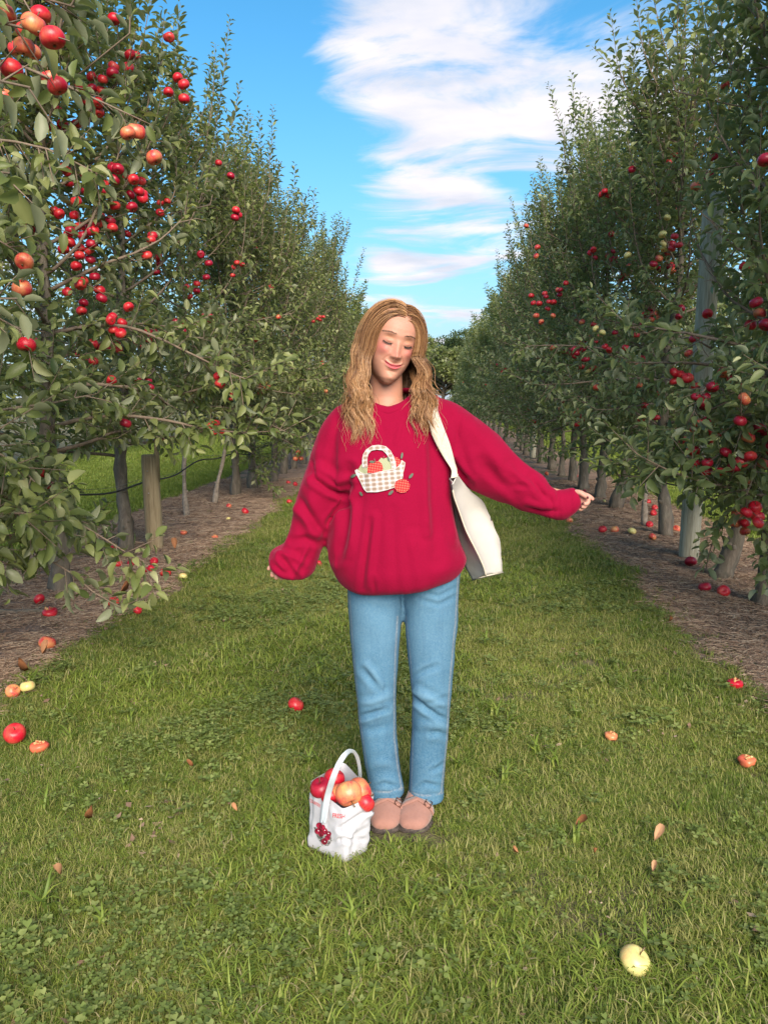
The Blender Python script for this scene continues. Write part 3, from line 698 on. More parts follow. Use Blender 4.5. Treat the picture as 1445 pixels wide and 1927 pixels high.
# right row
lt(201, 2.15, 2.35, 'nearest right-row apple tree, only boughs showing over the top right corner', GROUP_R, 120, 8, [1, 0, 4], M_LEAF_R, .074, wide=1.15, topn=6)
lt(202, 2.30, 3.90, 'right-row apple tree filling the right edge with dark leaves and crimson apples', GROUP_R, NL, 34, [0, 1, 1, 4], M_LEAF_R, .076, wide=1.25, z_low=.62, H=4.9, targets=[(1440, 440, 3), (1430, 590, 2), (1435, 520, 2), (1400, 870, 3), (1385, 985, 4), (1425, 985, 4), (1395, 800, 2), (1365, 555, 1), (1440, 300, 1)])
lt(203, 2.22, 5.22, 'right-row apple tree with grey trunk and low apples at the right edge', GROUP_R, NL, 34, [0, 1, 0, 4], M_LEAF_R, .074, wide=1.2, z_low=.62, H=5.0, targets=[(1385, 985, 4), (1420, 975, 4), (1320, 870, 3), (1350, 860, 3), (1410, 880, 2), (1275, 705, 1), (1360, 700, 1), (1420, 600, 3), (1400, 750, 1), (1440, 870, 2)], boughs=[(1.0, 1335, 1050, 5.0), (.95, 1440, 1075, 4.9), (1.0, 1400, 960, 4.7), (1.3, 1240, 880, 5.2), (1.5, 1290, 800, 4.9), (1.2, 1340, 900, 4.8)])
lt(204, 2.20, 6.00, 'right-row apple tree leaning from a knobbly stump before the tall post', GROUP_R, NL, 28, [0, 1, 4], M_LEAF_R, .072, wide=1.2, H=4.7, lean=(.22, 0), targets=[(1308, 350, 1), (1325, 293, 2), (1290, 640, 2), (1330, 590, 1), (1340, 860, 3), (1280, 845, 2)])
lt(205, 2.30, 7.75, 'right-row apple tree with a grey knobbly trunk just behind the tall round post', GROUP_R, NL, 46, [0, 1, 0, 4, 3], M_LEAF_R, .072, wide=1.4, H=5.1, n_br=44, targets=[(1270, 455, 3), (1245, 485, 4), (1220, 510, 3), (1250, 465, 3), (1230, 575, 2), (1265, 590, 2), (1180, 480, 1), (1240, 740, 1), (1207, 675, 1), (1140, 660, 2), (1300, 195, 1), (1338, 187, 1), (1265, 870, 2), (1190, 635, 2), (1255, 500, 3)])
lt(206, 2.28, 8.50, 'thin young apple tree with straight grey stem between tall post and leaning trunk', GROUP_R, 200, 14, MIX, M_LEAF_R, .070, young=True, wide=1.25, H=4.6, z_low=.95)
lt(207, 2.28, 9.90, 'right-row apple tree with a dark leaning trunk to the right of the outstretched hand', GROUP_R, 200, 42, [1, 1, 0, 4], M_LEAF_R, .072, wide=1.75, H=4.5, n_br=44, lean=(.12, 0), targets=[(1055, 540, 4), (1025, 565, 5), (1022, 590, 4), (1005, 480, 2), (1105, 610, 2), (1120, 485, 1), (1125, 635, 2), (1000, 560, 2), (1150, 440, 1), (1095, 690, 1), (990, 425, 1), (1040, 655, 1)])

# farther trees: shared shapes, one object tree each
def build_shared(seed, lod, mat, **kw):
    T = grow(seed, **kw); mb = MB(); mb2 = MB()
    for P, r in T['br']: mb.tube(P, r, 4, False)
    for P, r in (T['sh'] if lod < 2 else T['sh'][::3]): mb.tube(P, r*1.2, 3, False)
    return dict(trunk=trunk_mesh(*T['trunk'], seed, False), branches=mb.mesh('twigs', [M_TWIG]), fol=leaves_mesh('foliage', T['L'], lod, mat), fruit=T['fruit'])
SH = {}
for side, mat in (('L', M_LEAF), ('R', M_LEAF_R)):
    for i in range(3): SH[side, 1, i] = build_shared(300+i+(10 if side == 'R' else 0), 1, mat, wide=1.55, H=(4.5, 5.15, 4.8)[i], n_br=36)
    for i in range(3): SH[side, 2, i] = build_shared(330+i+(10 if side == 'R' else 0), 2, mat, wide=1.45, H=(4.5, 5.1, 4.75)[i], n_br=30, sp=.13, leaf=1.75, topn=12)
def far_tree(side, lod, v, x, y, rz, s, label, group, n_ap, palette, rng):
    S_ = SH[side, lod, v]
    root = empty('apple_tree', (x, y, 0), rz); root.scale = (s, s, s); tag(root, label, 'tree', group)
    link('trunk', S_['trunk'], root); o = link('twigs', S_['branches'], root); o['kind'] = 'stuff'; o = link('foliage', S_['fol'], root); o['kind'] = 'stuff'
    c, s_ = math.cos(rz), math.sin(rz)
    def pref(Pw):
        q = Pw-np.array([x, y, 0]); wx = c*q[:, 0]-s_*q[:, 1]; sg = -1 if x > 0 else 1
        return np.exp(np.clip(wx*sg, -.4, 1)*2.2)*np.exp(-((q[:, 2]-1.9)/1.3)**2)
    place_fruit(root, (x, y, 0), S_['fruit'], n_ap, rng, palette, .072, .5, pref=pref)
rg3 = np.random.default_rng(9)
ordn = ['', 'first', 'second', 'third', 'fourth', 'fifth', 'sixth', 'seventh', 'eighth', 'ninth', 'tenth', 'eleventh', 'twelfth', 'thirteenth', 'fourteenth', 'fifteenth', 'sixteenth', 'seventeenth', 'eighteenth']
ysL = [10.75, 11.6, 12.7, 13.9, 15.0, 16.2, 17.5, 19.0, 20.5, 22.2]
for i, y in enumerate(ysL):
    far_tree('L', 1, i % 3, -2.8+rg3.normal(0, .06), y, rg3.uniform(0, 6.28), rg3.uniform(.80, 1.12), 'left-row apple tree, %s beyond the crooked pale stem' % ordn[i+1], GROUP_L, 7 if i < 4 else 3, PALE+[0, 0], rg3)
ysR = [10.85, 11.8, 12.9, 14.0, 15.2, 16.4, 17.8, 19.2, 20.6, 22.3]
for i, y in enumerate(ysR):
    far_tree('R', 1, i % 3, 2.28+rg3.normal(0, .06), y, rg3.uniform(0, 6.28), rg3.uniform(.78, 1.08), 'right-row apple tree, %s beyond the dark leaning trunk by the outstretched hand' % ordn[i+1], GROUP_R, 10 if i < 4 else 4, [1, 0, 0, 4], rg3)
y = 24.2; i = 0
while y < 66:
    for sd_, x, gp in (('L', -2.8, GROUP_L), ('R', 2.28, GROUP_R)):
        far_tree(sd_, 2, i % 3, x+rg3.normal(0, .08), y, rg3.uniform(0, 6.28), rg3.uniform(.86, 1.06), 'distant apple tree far down the %s row, merging into its hedge of leaves' % ('left' if sd_ == 'L' else 'right'), gp, 2, [0], rg3)
    y += 1.9+.02*i; i += 1
# the next rows, seen under and through the near ones
for (x, sd_, y0) in ((-8.6, 'L', 9.0), (7.9, 'R', 11.0)):
    y = y0; i = 0
    while y < 46:
        far_tree(sd_, 2, (i+1) % 3, x+rg3.normal(0, .1), y, rg3.uniform(0, 6.28), rg3.uniform(.9, 1.05), 'apple tree of the next row beyond the %s one, glimpsed through the leaves' % ('left' if x < 0 else 'right'), 'apple trees of the rows beyond', 0, [0], rg3)
        y += 1.9+.06*i; i += 1

# ------------------------------------------------------------------ woods behind the orchard
def wood_tree(seed, x, y, h, w_, label, mat, cat='tree'):
    rng = np.random.default_rng(seed); root = empty('woodland_tree', (x, y, 0)); tag(root, label, cat, 'trees of the wood behind the orchard')
    mb = MB(); zs = np.linspace(-.2, h*.8, 9); tp = np.stack([.2*np.sin(zs*.5+seed), .2*np.cos(zs*.6), zs], -1); mb.tube(tp, np.linspace(h*.035, .05, 9), 8)
    cl_ = []
    for i in range(34):
        a = rng.uniform(0, 6.28); zz_ = h*rng.uniform(.28, .93); rr = w_*math.sqrt(max(0, 1-((zz_/h-.55)/.48)**2))*rng.uniform(.35, 1); c = np.array([rr*math.cos(a), rr*math.sin(a), zz_])
        cl_.append((c, h*rng.uniform(.07, .13))); b0 = np.array([0, 0, zz_*.72]); mb.tube([b0, (b0+c)/2+[0, 0, .15], c], [.10, .07, .03], 4, False)
    link('trunk', mb.mesh('trunk', [M_BARK]), root)
    Bp, D = [], []
    for c, r in cl_:
        n = 330; d = nrm(rng.normal(0, 1, (n, 3))); Bp.append(c+d*(r*rng.uniform(.55, 1.12, (n, 1)))*[1.25, 1.25, .8]); D.append(d+rng.normal(0, .6, (n, 3)))
    Bp = np.vstack(Bp); D = np.vstack(D); n = len(Bp)
    Nn = nrm(nrm(D)*.6+[0, 0, .7]+rng.normal(0, .5, (n, 3))); ti = np.clip(rng.normal(.45, .2, n), 0, 1)
    o = link('crown', leaves_mesh('crown', [Bp, D+[0, 0, .1], Nn, rng.uniform(.22, .42, n), rng.uniform(0, 1, n), np.ones(n), ti], 2, mat), root)
wood_tree(1, 9.5, 92, 13.2, 5.2, 'large dark round-crowned tree highest on the skyline at the end of the lane', M_FAR)
wood_tree(2, 3.8, 96, 10.0, 4.2, 'dark tree left of the tallest one on the skyline, airy top', M_FAR)
wood_tree(3, 14.5, 90, 13.5, 5, 'dark tree right of the tallest one on the skyline, mostly behind the right row', M_FAR)
wood_tree(4, .8, 74, 6.2, 3.4, 'yellow-green bushy tree closing the end of the lane by her shoulder', M_LEAF)
wood_tree(5, 4.9, 72, 5.6, 3.2, 'yellow-green bushy tree at the end of the lane nearest the right row', M_LEAF)
wood_tree(6, -3.4, 78, 7.4, 3.8, 'bushy green tree at the end of the lane behind her head', M_LEAF)
wood_tree(7, -8.5, 88, 9, 4.6, 'woodland tree behind the left row, left of her head', M_FAR)

# ------------------------------------------------------------------ posts and irrigation lines
def wood_mat(name, c1, c2, c3):
    m, t, b = new_mat(name); p = objco(t); gr = noise(t, 1, 6, .65, scaled(t, p, (28, 28, 2.2)), 1.2); g2 = noise(t, 1, 3, .6, scaled(t, p, (120, 120, 5)))
    c = ramp(t, mth(t, 'ADD', mth(t, 'MULTIPLY', gr, .7), mth(t, 'MULTIPLY', g2, .3)), [(.34, c1), (.5, c2), (.66, c3)])
    setin(t, b, 'Base Color', c); b.inputs['Roughness'].default_value = .85; bumpn(t, b, g2, .5, .006); return m
M_POST = wood_mat('weathered_post', (.20, .18, .13), (.36, .34, .25), (.50, .48, .38))
M_POST2 = wood_mat('tan_post', (.17, .125, .07), (.31, .24, .14), (.40, .33, .21))
def post(x, y, h, r, mat, label, tilt=0, split=False):
    rng = np.random.default_rng(int(h*100)); root = empty('wooden_post', (x, y, 0)); tag(root, label, 'post')
    mb = MB(); z = np.linspace(-.1, h, 24); P = np.stack([tilt*z, 0*z, z], -1); rr = r*(1+.02*np.sin(z*5)); rr[-1] *= .93
    mb.tube(np.vstack([P, P[-1]+[0, 0, .004]]), np.append(rr, r*.86), 20, True, .5, .006, rng); link('shaft', mb.mesh('shaft', [mat]), root)
    for zz_ in (.72, h*.6):
        m2 = MB(); m2.tube([(tilt*zz_-.0, -r*1.03, zz_), (tilt*zz_, -r*.6, zz_)], .006, 6, True); link('staple', m2.mesh('staple', [m_metal]), root)
    if split:
        m2 = MB(); m2.tube([(r*.55, 0, h-.25), (r*.6, 0, h), (r*.66, .0, h+.12), (r*.72, 0, h+.26)], [r*.35, r*.32, r*.22, r*.03], 5, True, .5, .1, rng); link('splinter', m2.mesh('splinter', [mat]), root)
m_metal, t, b = new_mat('galvanised'); setin(t, b, 'Base Color', ramp(t, noise(t, 30, 3, .5, objco(t)), [(.3, (.2, .2, .2)), (.7, (.4, .4, .4))])); b.inputs['Metallic'].default_value = .8; b.inputs['Roughness'].default_value = .5
post(-2.62, 6.95, .86, .078, M_POST2, 'short tan round wooden post with a splintered top among the left trunks', -.02, True)
post(2.19, 6.72, 3.02, .082, M_POST, 'tall weathered grey round post rising through the right row of trees', .012)
post(-2.80, 17.0, 3.4, .07, M_POST, 'distant grey post half hidden in the left row')
post(2.26, 18.3, 3.4, .07, M_POST, 'distant grey post half hidden in the right row')
m_hose, t, b = new_mat('black_hose'); setin(t, b, 'Base Color', ramp(t, noise(t, 20, 3, .5, geopos(t)), [(.3, (.012, .012, .014)), (.7, (.05, .05, .055))])); b.inputs['Roughness'].default_value = .45
def hose(x, ys, z0, label):
    root = empty('irrigation_hose', (x, ys[0], 0)); tag(root, label, 'hose')
    y = np.arange(ys[0], ys[1], .12); z = z0+.035*np.sin(y*1.5)+.02*np.sin(y*3.7); xx = .02*np.sin(y*1.1)
    mb = MB(); mb.tube(np.stack([xx, y-ys[0], z], -1), .0085, 6); link('pipe', mb.mesh('pipe', [m_hose]), root)
    mb = MB(); mb.tube(np.stack([xx, y-ys[0], z+.035+.01*np.sin(y*2.2)], -1), .0018, 4); link('wire', mb.mesh('wire', [m_metal]), root)
hose(-2.80, (1.0, 60), .60, 'thin black drip irrigation hose strung along the left row of trunks')
hose(2.27, (1.0, 60), .58, 'thin black drip irrigation hose strung along the right row of trunks')
# ------------------------------------------------------------------ the woman
P_TH = R(2.49); P_O = Vector((-.105, 2.42, 0))
P_R = np.array([[math.cos(P_TH), -math.sin(P_TH), 0], [math.sin(P_TH), math.cos(P_TH), 0], [0, 0, 1]]); P_On = np.array(P_O)
CL = P_R.T@(CP-P_On)                                        # the lens seen from her own frame
def Lp(px, py, y=0.0):
    """point of her own frame at depth y that the photograph shows at (px, py)"""
    d = P_R.T@np.array(pix_dir(px, py)); t = (y-CL[1])/d[1]; return CL+t*d
def proj_local(V):
    W = V@P_R.T+P_On; return project(W)[:2]
woman = empty('person', P_O, P_TH)
tag(woman, 'woman with long wavy hair, crimson sweatshirt and jeans, eyes closed, arms out', 'person')

def remesh(V, F, vox, smooth=2, lam=.5, lock=None):
    me = np_mesh('tmp', V, F, True); o = bpy.data.objects.new('tmp', me); COL.objects.link(o)
    md = o.modifiers.new('r', 'REMESH'); md.mode = 'VOXEL'; md.voxel_size = vox
    dg = bpy.context.evaluated_depsgraph_get(); m2 = bpy.data.meshes.new_from_object(o.evaluated_get(dg))
    n = len(m2.vertices); co = np.empty(n*3); m2.vertices.foreach_get('co', co); co = co.reshape(-1, 3)
    nl = len(m2.loops); li = np.empty(nl, int); m2.loops.foreach_get('vertex_index', li)
    Q = li.reshape(-1, 4); bpy.data.objects.remove(o); bpy.data.meshes.remove(m2); bpy.data.meshes.remove(me)
    co = laplace(co, Q, smooth, lam); return co, Q
def laplace(co, Q, it, lam=.5, mask=None):
    E = np.vstack([Q[:, [0, 1]], Q[:, [1, 2]], Q[:, [2, 3]], Q[:, [3, 0]]]); n = len(co); cnt = np.bincount(E.ravel(), minlength=n)[:, None]
    for _ in range(it):
        s = np.stack([np.bincount(E[:, 0], co[E[:, 1], k], n)+np.bincount(E[:, 1], co[E[:, 0], k], n) for k in range(3)], -1)
        d = lam*(s/np.maximum(cnt, 1)-co); co = co+(d if mask is None else d*mask[:, None])
    return co
def vnorm(co, Q):
    a = co[Q[:, 2]]-co[Q[:, 0]]; b = co[Q[:, 3]]-co[Q[:, 1]]; n = np.cross(a, b); N_ = np.zeros_like(co)
    for k in range(3):
        for c in range(4): N_[:, k] += np.bincount(Q[:, c], n[:, k], len(co))
    return nrm(N_)
def loft(secs, k=40, caps=True):
    """secs: (left px,py, right px,py, centre depth y, half depth b [, exponent]) -> closed tube"""
    rings = []
    for s in secs:
        a = Lp(s[0], s[1], s[4]); b = Lp(s[2], s[3], s[4]); c = (a+b)/2; U = (b-a)/2; e = s[6] if len(s) > 6 else 2.25
        th = np.arange(k)*2*PI/k; cx = np.sign(np.cos(th))*abs(np.cos(th))**(2/e); cy = np.sign(np.sin(th))*abs(np.sin(th))**(2/e)
        rings.append(c+cx[:, None]*U+cy[:, None]*np.array([0, s[5], 0]))
    return rings_mesh(rings, caps)
def rings_mesh(rings, caps=True):
    k = len(rings[0]); n = len(rings); V = np.vstack(rings); i = np.arange(n-1)[:, None]*k; j = np.arange(k)[None]; j2 = (j+1) % k
    Q = np.stack([i+j, i+j2, i+k+j2, i+k+j], -1).reshape(-1, 4); T = []
    if caps:
        V = np.vstack([V, rings[0].mean(0), rings[-1].mean(0)]); c0 = n*k
        T = [(c0, (q+1) % k, q) for q in range(k)]+[(c0+1, (n-1)*k+q, (n-1)*k+(q+1) % k) for q in range(k)]
    return V, Q, np.array(T, int).reshape(-1, 3)
def dense(secs, m=3):
    """smooth interpolation between sections"""
    S_ = np.array([list(s)+[2.25]*(7-len(s)) for s in secs], float); n = len(S_); t = np.arange(n); tt = np.linspace(0, n-1, (n-1)*m+1); out = []
    Pd = np.vstack([2*S_[0]-S_[1], S_, 2*S_[-1]-S_[-2]])
    for x_ in tt:
        i = min(int(x_), n-2); f = x_-i; p0, p1, p2, p3 = Pd[i], Pd[i+1], Pd[i+2], Pd[i+3]
        out.append(.5*((2*p1)+(-p0+p2)*f+(2*p0-5*p1+4*p2-p3)*f*f+(-p0+3*p1-3*p2+p3)*f**3))
    return out
def join(parts):
    V, Q, T, n = [], [], [], 0
    for p in parts:
        V.append(p[0]); 
        if len(p[1]): Q.append(np.asarray(p[1])+n)
        if len(p) > 2 and len(p[2]): T.append(np.asarray(p[2])+n)
        n += len(p[0])
    return np.vstack(V), (np.vstack(Q) if Q else np.zeros((0, 4), int)), (np.vstack(T) if T else np.zeros((0, 3), int))
def seg_dist(px, py, pts):
    best = np.full(len(px), 1e9); 
    for a, b in zip(pts[:-1], pts[1:]):
        ax, ay = a; dx, dy = b[0]-ax, b[1]-ay; t = np.clip(((px-ax)*dx+(py-ay)*dy)/(dx*dx+dy*dy), 0, 1)
        best = np.minimum(best, np.hypot(px-ax-t*dx, py-ay-t*dy))
    return best
def creases(co, Q, lst, front=True):
    Nn = vnorm(co, Q); px, py = proj_local(co); view = nrm(CL-co); f = np.clip((Nn*view).sum(1)*2+.1, 0, 1) if front else np.ones(len(co))
    d = np.zeros(len(co))
    for pts, amp, w_ in lst:
        r = seg_dist(px, py, pts); L = np.hypot(pts[-1][0]-pts[0][0], pts[-1][1]-pts[0][1])
        ends = np.ones(len(co))
        for p in (pts[0], pts[-1]): ends *= np.clip(np.hypot(px-p[0], py-p[1])/(min(18, L*.35)+1e-6), 0, 1)**.7*.85+.15
        d += amp*ends*(np.exp(-(r/w_)**2)-.45*np.exp(-((r-2.1*w_)/(1.1*w_))**2))
    return co+Nn*(d*f)[:, None]
def bnoise(co, freq, seed=0):
    rg_ = np.random.default_rng(seed); s = 0
    for k in range(7):
        d = rg_.normal(0, 1, 3)*freq; s = s+np.sin(co@d+rg_.uniform(0, 6.28)+1.3*np.sin(co@(rg_.normal(0, 1, 3)*freq*.7)))
    return s/7**.5

# ---- sweatshirt
torso = loft(dense([(700, 748, 768, 736, .02, .05), (676, 751, 792, 737, .015, .07), (640, 762, 822, 745, .01, .09), (618, 790, 842, 770, 0, .105), (612, 840, 848, 840, -.01, .125), (622, 890, 846, 890, -.015, .14), (644, 928, 849, 928, -.015, .15),
    (628, 958, 853, 958, -.015, .155), (617, 990, 859, 990, -.015, .16), (616, 1025, 867, 1022, -.015, .165), (620, 1052, 875, 1042, -.015, .165), (630, 1080, 876, 1057, -.015, .165), (652, 1104, 858, 1080, -.012, .150), (690, 1108, 822, 1092, 0, .115)]), 64)
sl_l = loft(dense([(655, 760, 700, 830, 0, .075), (618, 783, 694, 868, 0, .088), (600, 822, 676, 905, 0, .09), (583, 866, 655, 938, -.01, .085), (567, 912, 638, 964, -.015, .08), (554, 960, 622, 998, -.02, .075), (545, 1000, 608, 1026, -.03, .07),
    (532, 1022, 596, 1054, -.04, .068), (512, 1034, 586, 1080, -.05, .066), (504, 1052, 566, 1091, -.06, .056), (506, 1070, 540, 1088, -.065, .040)]), 40)
sl_r = loft(dense([(795, 745, 800, 860, 0, .08), (838, 752, 850, 892, 0, .088), (869, 766, 880, 918, 0, .086), (906, 793, 906, 932, 0, .082), (942, 824, 942, 946, 0, .076), (975, 861, 975, 957, -.005, .068), (1001, 881, 1000, 964, -.01, .060),
    (1024, 896, 1020, 970, -.01, .055), (1034, 913, 1038, 975, -.012, .047), (1047, 922, 1051, 977, -.015, .042), (1064, 922, 1067, 974, -.015, .042), (1080, 918, 1090, 953, -.015, .033)]), 40)
V, Q, T = join([torso, sl_l, sl_r])
co, Q = remesh(V, [Q, T], .0065, 6)
D = [([(592, 903), (620, 922), (653, 934)], -.016, 5), ([(616, 984), (634, 958), (654, 942)], -.010, 4.5), ([(600, 880), (640, 905), (668, 900)], .007, 8), ([(656, 880), (652, 950), (645, 1010), (636, 1050)], -.007, 8), ([(668, 905), (664, 980), (660, 1040)], .005, 8),
     ([(812, 812), (814, 900), (820, 985), (822, 1050)], -.0060, 13), ([(796, 800), (800, 900), (803, 1000)], .006, 9), ([(838, 870), (846, 960), (858, 1020)], .004, 7), ([(697, 980), (688, 1040), (681, 1105)], -.0045, 5), ([(706, 970), (700, 1040), (695, 1100)], .004, 6),
     ([(740, 960), (742, 1040), (748, 1112)], -.003, 8), ([(702, 1088), (706, 1116)], -.005, 3), ([(775, 1010), (782, 1060), (790, 1100)], .004, 9), ([(711, 800), (716, 835)], .002, 4), ([(757, 790), (750, 812), (746, 835)], .0025, 4),
     ([(545, 945), (570, 975), (592, 1008)], .006, 8), ([(560, 930), (580, 960), (596, 990)], -.005, 7), ([(575, 880), (586, 930), (588, 975)], .004, 9), ([(552, 1018), (575, 1014), (598, 1020)], -.006, 6), ([(529, 1048), (545, 1072), (560, 1088)], -.010, 4.5), ([(578, 1030), (566, 1058), (552, 1082)], .006, 5),
     ([(512, 1060), (530, 1074), (548, 1084)], -.006, 3.5), ([(520, 1040), (545, 1045), (575, 1062)], .005, 6), ([(578, 855), (590, 880), (594, 903)], -.003, 2.5), ([(645, 770), (628, 830), (612, 900)], -.004, 8), ([(608, 800), (596, 850), (590, 880)], .003, 6),
     ([(966, 915), (985, 914), (1000, 919)], -.003, 4), ([(1031, 914), (1036, 945), (1046, 972)], -.004, 3), ([(1046, 922), (1050, 950), (1053, 976)], -.006, 2.5), ([(990, 953), (1020, 962), (1048, 960)], -.006, 4), ([(1000, 895), (1015, 925), (1040, 945)], -.005, 5),
     ([(960, 880), (985, 905), (1010, 930)], .004, 6), ([(884, 912), (868, 895), (852, 870)], -.010, 6), ([(868, 770), (862, 810), (858, 850)], -.0025, 3), ([(880, 790), (915, 840), (950, 890)], .004, 12), ([(905, 870), (940, 905), (975, 935)], -.004, 10), ([(1070, 925), (1074, 950), (1072, 970)], -.0025, 3), ([(850, 790), (870, 850), (880, 890)], -.004, 9)]
D = [(a, b_*(1.1 if abs(a[0][0]-a[-1][0]) < 16 and a[-1][1] > 950 else 1.55), c_*(.9 if c_ > 4 else 1)) for a, b_, c_ in D]
co = creases(co, Q, D)
vd = bnoise(co*[1, 1, .22], 26, 12)*np.clip((1.22-co[:, 2])/.2, 0, 1)*(np.abs(co[:, 0]) < .21); sl = bnoise(co@np.array([[.8, .1, .5], [0, 1, 0], [-.3, 0, .5]]), 30, 13)*((co[:, 0] > .22) | (co[:, 0] < -.20))
co = co+vnorm(co, Q)*((bnoise(co, 13, 1)*.0026+bnoise(co, 38, 2)*.0008+vd*.0014+sl*.0026)[:, None])
co = laplace(co, Q, 1, .4)
m_shirt, t, b = new_mat('crimson_fleece'); p = objco(t)
kn = noise(t, 1, 2, .5, scaled(t, p, (420, 420, 420))); mo = noise(t, 5, 4, .6, p)
c = mixc(t, mo, (.215, .0012, .024), (.285, .0022, .033)); c = mixc(t, mth(t, 'MULTIPLY', kn, .25), c, (.16, .001, .018))
setin(t, b, 'Base Color', c); b.inputs['Roughness'].default_value = .92; b.inputs['Specular IOR Level'].default_value = .12
b.inputs['Sheen Weight'].default_value = .22; b.inputs['Sheen Roughness'].default_value = .4; b.inputs['Sheen Tint'].default_value = (1, .25, .4, 1); bumpn(t, b, mth(t, 'ADD', kn, noise(t, 90, 4, .7, p)), .45, .003)
cps0 = [Lp(690, 749, 0), Lp(775, 741, 0), Lp(732, 775, -.073), Lp(735, 726, .075)]
pn = np.cross(cps0[1]-cps0[0], cps0[3]-cps0[2]); pn = pn/np.linalg.norm(pn); pn = pn if pn[2] > 0 else -pn; pc = (cps0[0]+cps0[1]+cps0[2]+cps0[3])/4
above = ((co-pc)@pn > -.002) & (((co[:, 0]-pc[0])/.098)**2+((co[:, 1]-pc[1])/.100)**2 < 1); Q = Q[~above[Q].any(1)]
used = np.unique(Q); rm = -np.ones(len(co), int); rm[used] = np.arange(len(used)); co = co[used]; Q = rm[Q]
shirt_me = np_mesh('sweatshirt', co, [Q], True, None, None, [m_shirt]); shirt = link('sweatshirt', shirt_me, woman); shirt['label'] = 'oversized crimson sweatshirt with a basket of apples sewn on'
SV, SQ = co, Q
BV = BVHTree.FromPolygons([Vector(v) for v in SV], [tuple(q) for q in SQ])
def cast(px, py, bv=BV, off=.002):
    d = Vector(P_R.T@np.array(pix_dir(px, py))).normalized(); h = bv.ray_cast(Vector(CL), d)
    if h[0] is None: return None
    n = h[1] if h[1].dot(d) < 0 else -h[1]
    return np.array(h[0]+n*off*.5-d*off*.7)
def front_y(x, z, bv=BV):
    h = bv.ray_cast(Vector((x, -1.0, z)), Vector((0, 1, 0))); return None if h[0] is None else h[0].y
# ribbed collar
cc = Lp(732, 754, .005); ring = []
cps = [(690, 749, .0), (700, 763, -.045), (716, 773, -.068), (732, 775, -.073), (748, 770, -.068), (764, 757, -.045), (775, 741, .0), (768, 732, .05), (735, 726, .075), (702, 737, .05)]
cpt = np.array([Lp(*q) for q in cps]); m = len(cpt); tt = np.linspace(0, m, 80, endpoint=False); rp = []
for x_ in tt:
    i = int(x_); f = x_-i; p0, p1, p2, p3 = (cpt[(i+q) % m] for q in (-1, 0, 1, 2)); rp.append(.5*((2*p1)+(-p0+p2)*f+(2*p0-5*p1+4*p2-p3)*f*f+(-p0+3*p1-3*p2+p3)*f**3))
rp = np.array(rp)
for i in range(len(rp)):
    h = BV.find_nearest(Vector(rp[i])); rp[i] = .25*rp[i]+.75*(np.array(h[0])+nrm((rp[i]-rp.mean(0))*[1, 1, 0])*.001+[0, 0, .003]) if h[0] is not None else rp[i]
for _ in range(6): rp = .5*rp+.25*(np.roll(rp, 1, 0)+np.roll(rp, -1, 0))
rp = np.vstack([rp, rp[:2]])
def band(P, wv, th, k=10, rib=0):
    D_ = nrm(np.gradient(P, axis=0)); out = nrm(P-P[:-2].mean(0)); out = nrm(out-(out*D_).sum(1, keepdims=True)*D_); upv = nrm(np.cross(D_, out)); rings = []
    for i in range(len(P)):
        a = np.arange(k)*2*PI/k; rings.append(P[i]+np.cos(a)[:, None]*(out[i]*.85-np.array([0, 0, .5]))*wv+np.sin(a)[:, None]*upv[i]*th+(rib*math.cos(i*2.6))*np.cos(a)[:, None]*upv[i])
    return rings_mesh(rings, False)
Vc, Qc, Tc = band(rp, .0125, .0065)
o = link('collar', np_mesh('collar', Vc, [Qc], True, None, None, [m_shirt]), shirt)

# ---- applique on the chest
def pip(px, py, poly):
    inside = np.zeros(px.shape, bool); n = len(poly)
    for i in range(n):
        x0, y0 = poly[i]; x1, y1 = poly[(i+1) % n]
        c_ = ((y0 > py) != (y1 > py)) & (px < (x1-x0)*(py-y0)/((y1-y0) if y1 != y0 else 1e-9)+x0); inside ^= c_
    return inside
def decal(name, poly, mat, parent, off=.003, step=.8, holes=(), castf=cast, edge=None, edge_r=.0012, label=None):
    poly = np.array(poly, float); x0, y0 = poly.min(0); x1, y1 = poly.max(0)
    xs = np.arange(x0, x1+step, step); ys = np.arange(y0, y1+step, step); gx_, gy_ = np.meshgrid(xs, ys)
    cxs, cys = (gx_[:-1, :-1]+step/2), (gy_[:-1, :-1]+step/2); ins = pip(cxs, cys, poly)
    for h in holes: ins &= ~pip(cxs, cys, h)
    idm = -np.ones(gx_.shape, int); V, A, B, F = [], [], [], []
    for r_, c_ in zip(*np.nonzero(ins)):
        q = []
        for (a, b_) in ((r_, c_), (r_+1, c_), (r_+1, c_+1), (r_, c_+1)):
            if idm[a, b_] == -1:
                p3 = castf(gx_[a, b_], gy_[a, b_], off=off)
                if p3 is None: idm[a, b_] = -2
                else: idm[a, b_] = len(V); V.append(p3); A.append(gx_[a, b_]); B.append(gy_[a, b_])
            q.append(idm[a, b_])
        if min(q) >= 0: F.append(q)
    if not F: return None
    V = np.array(V)
    o = link(name, np_mesh(name, V, [np.array(F)], True, {'u': A, 'v': B}, None, [mat]), parent)
    if label: o['label'] = label
    if edge is not None:
        for lp in [poly]+[np.array(h, float) for h in holes]:
            P3 = []
            for i in range(len(lp)):
                a, b_ = lp[i], lp[(i+1) % len(lp)]; n = max(1, int(np.hypot(*(b_-a))/1.5))
                for j in range(n):
                    q = castf(*(a+(b_-a)*j/n), off=off)
                    if q is not None: P3.append(q)
            if len(P3) > 3:
                mb = MB(); mb.tube(np.vstack([P3, P3[:1]]), edge_r, 5, False); link('stitched_edge', mb.mesh('stitched_edge', [edge]), o if parent is not shirt else parent)
    return o
def Zc(pts): return [(660+x_/10.32, 820+y_/10.32) for x_, y_ in pts]
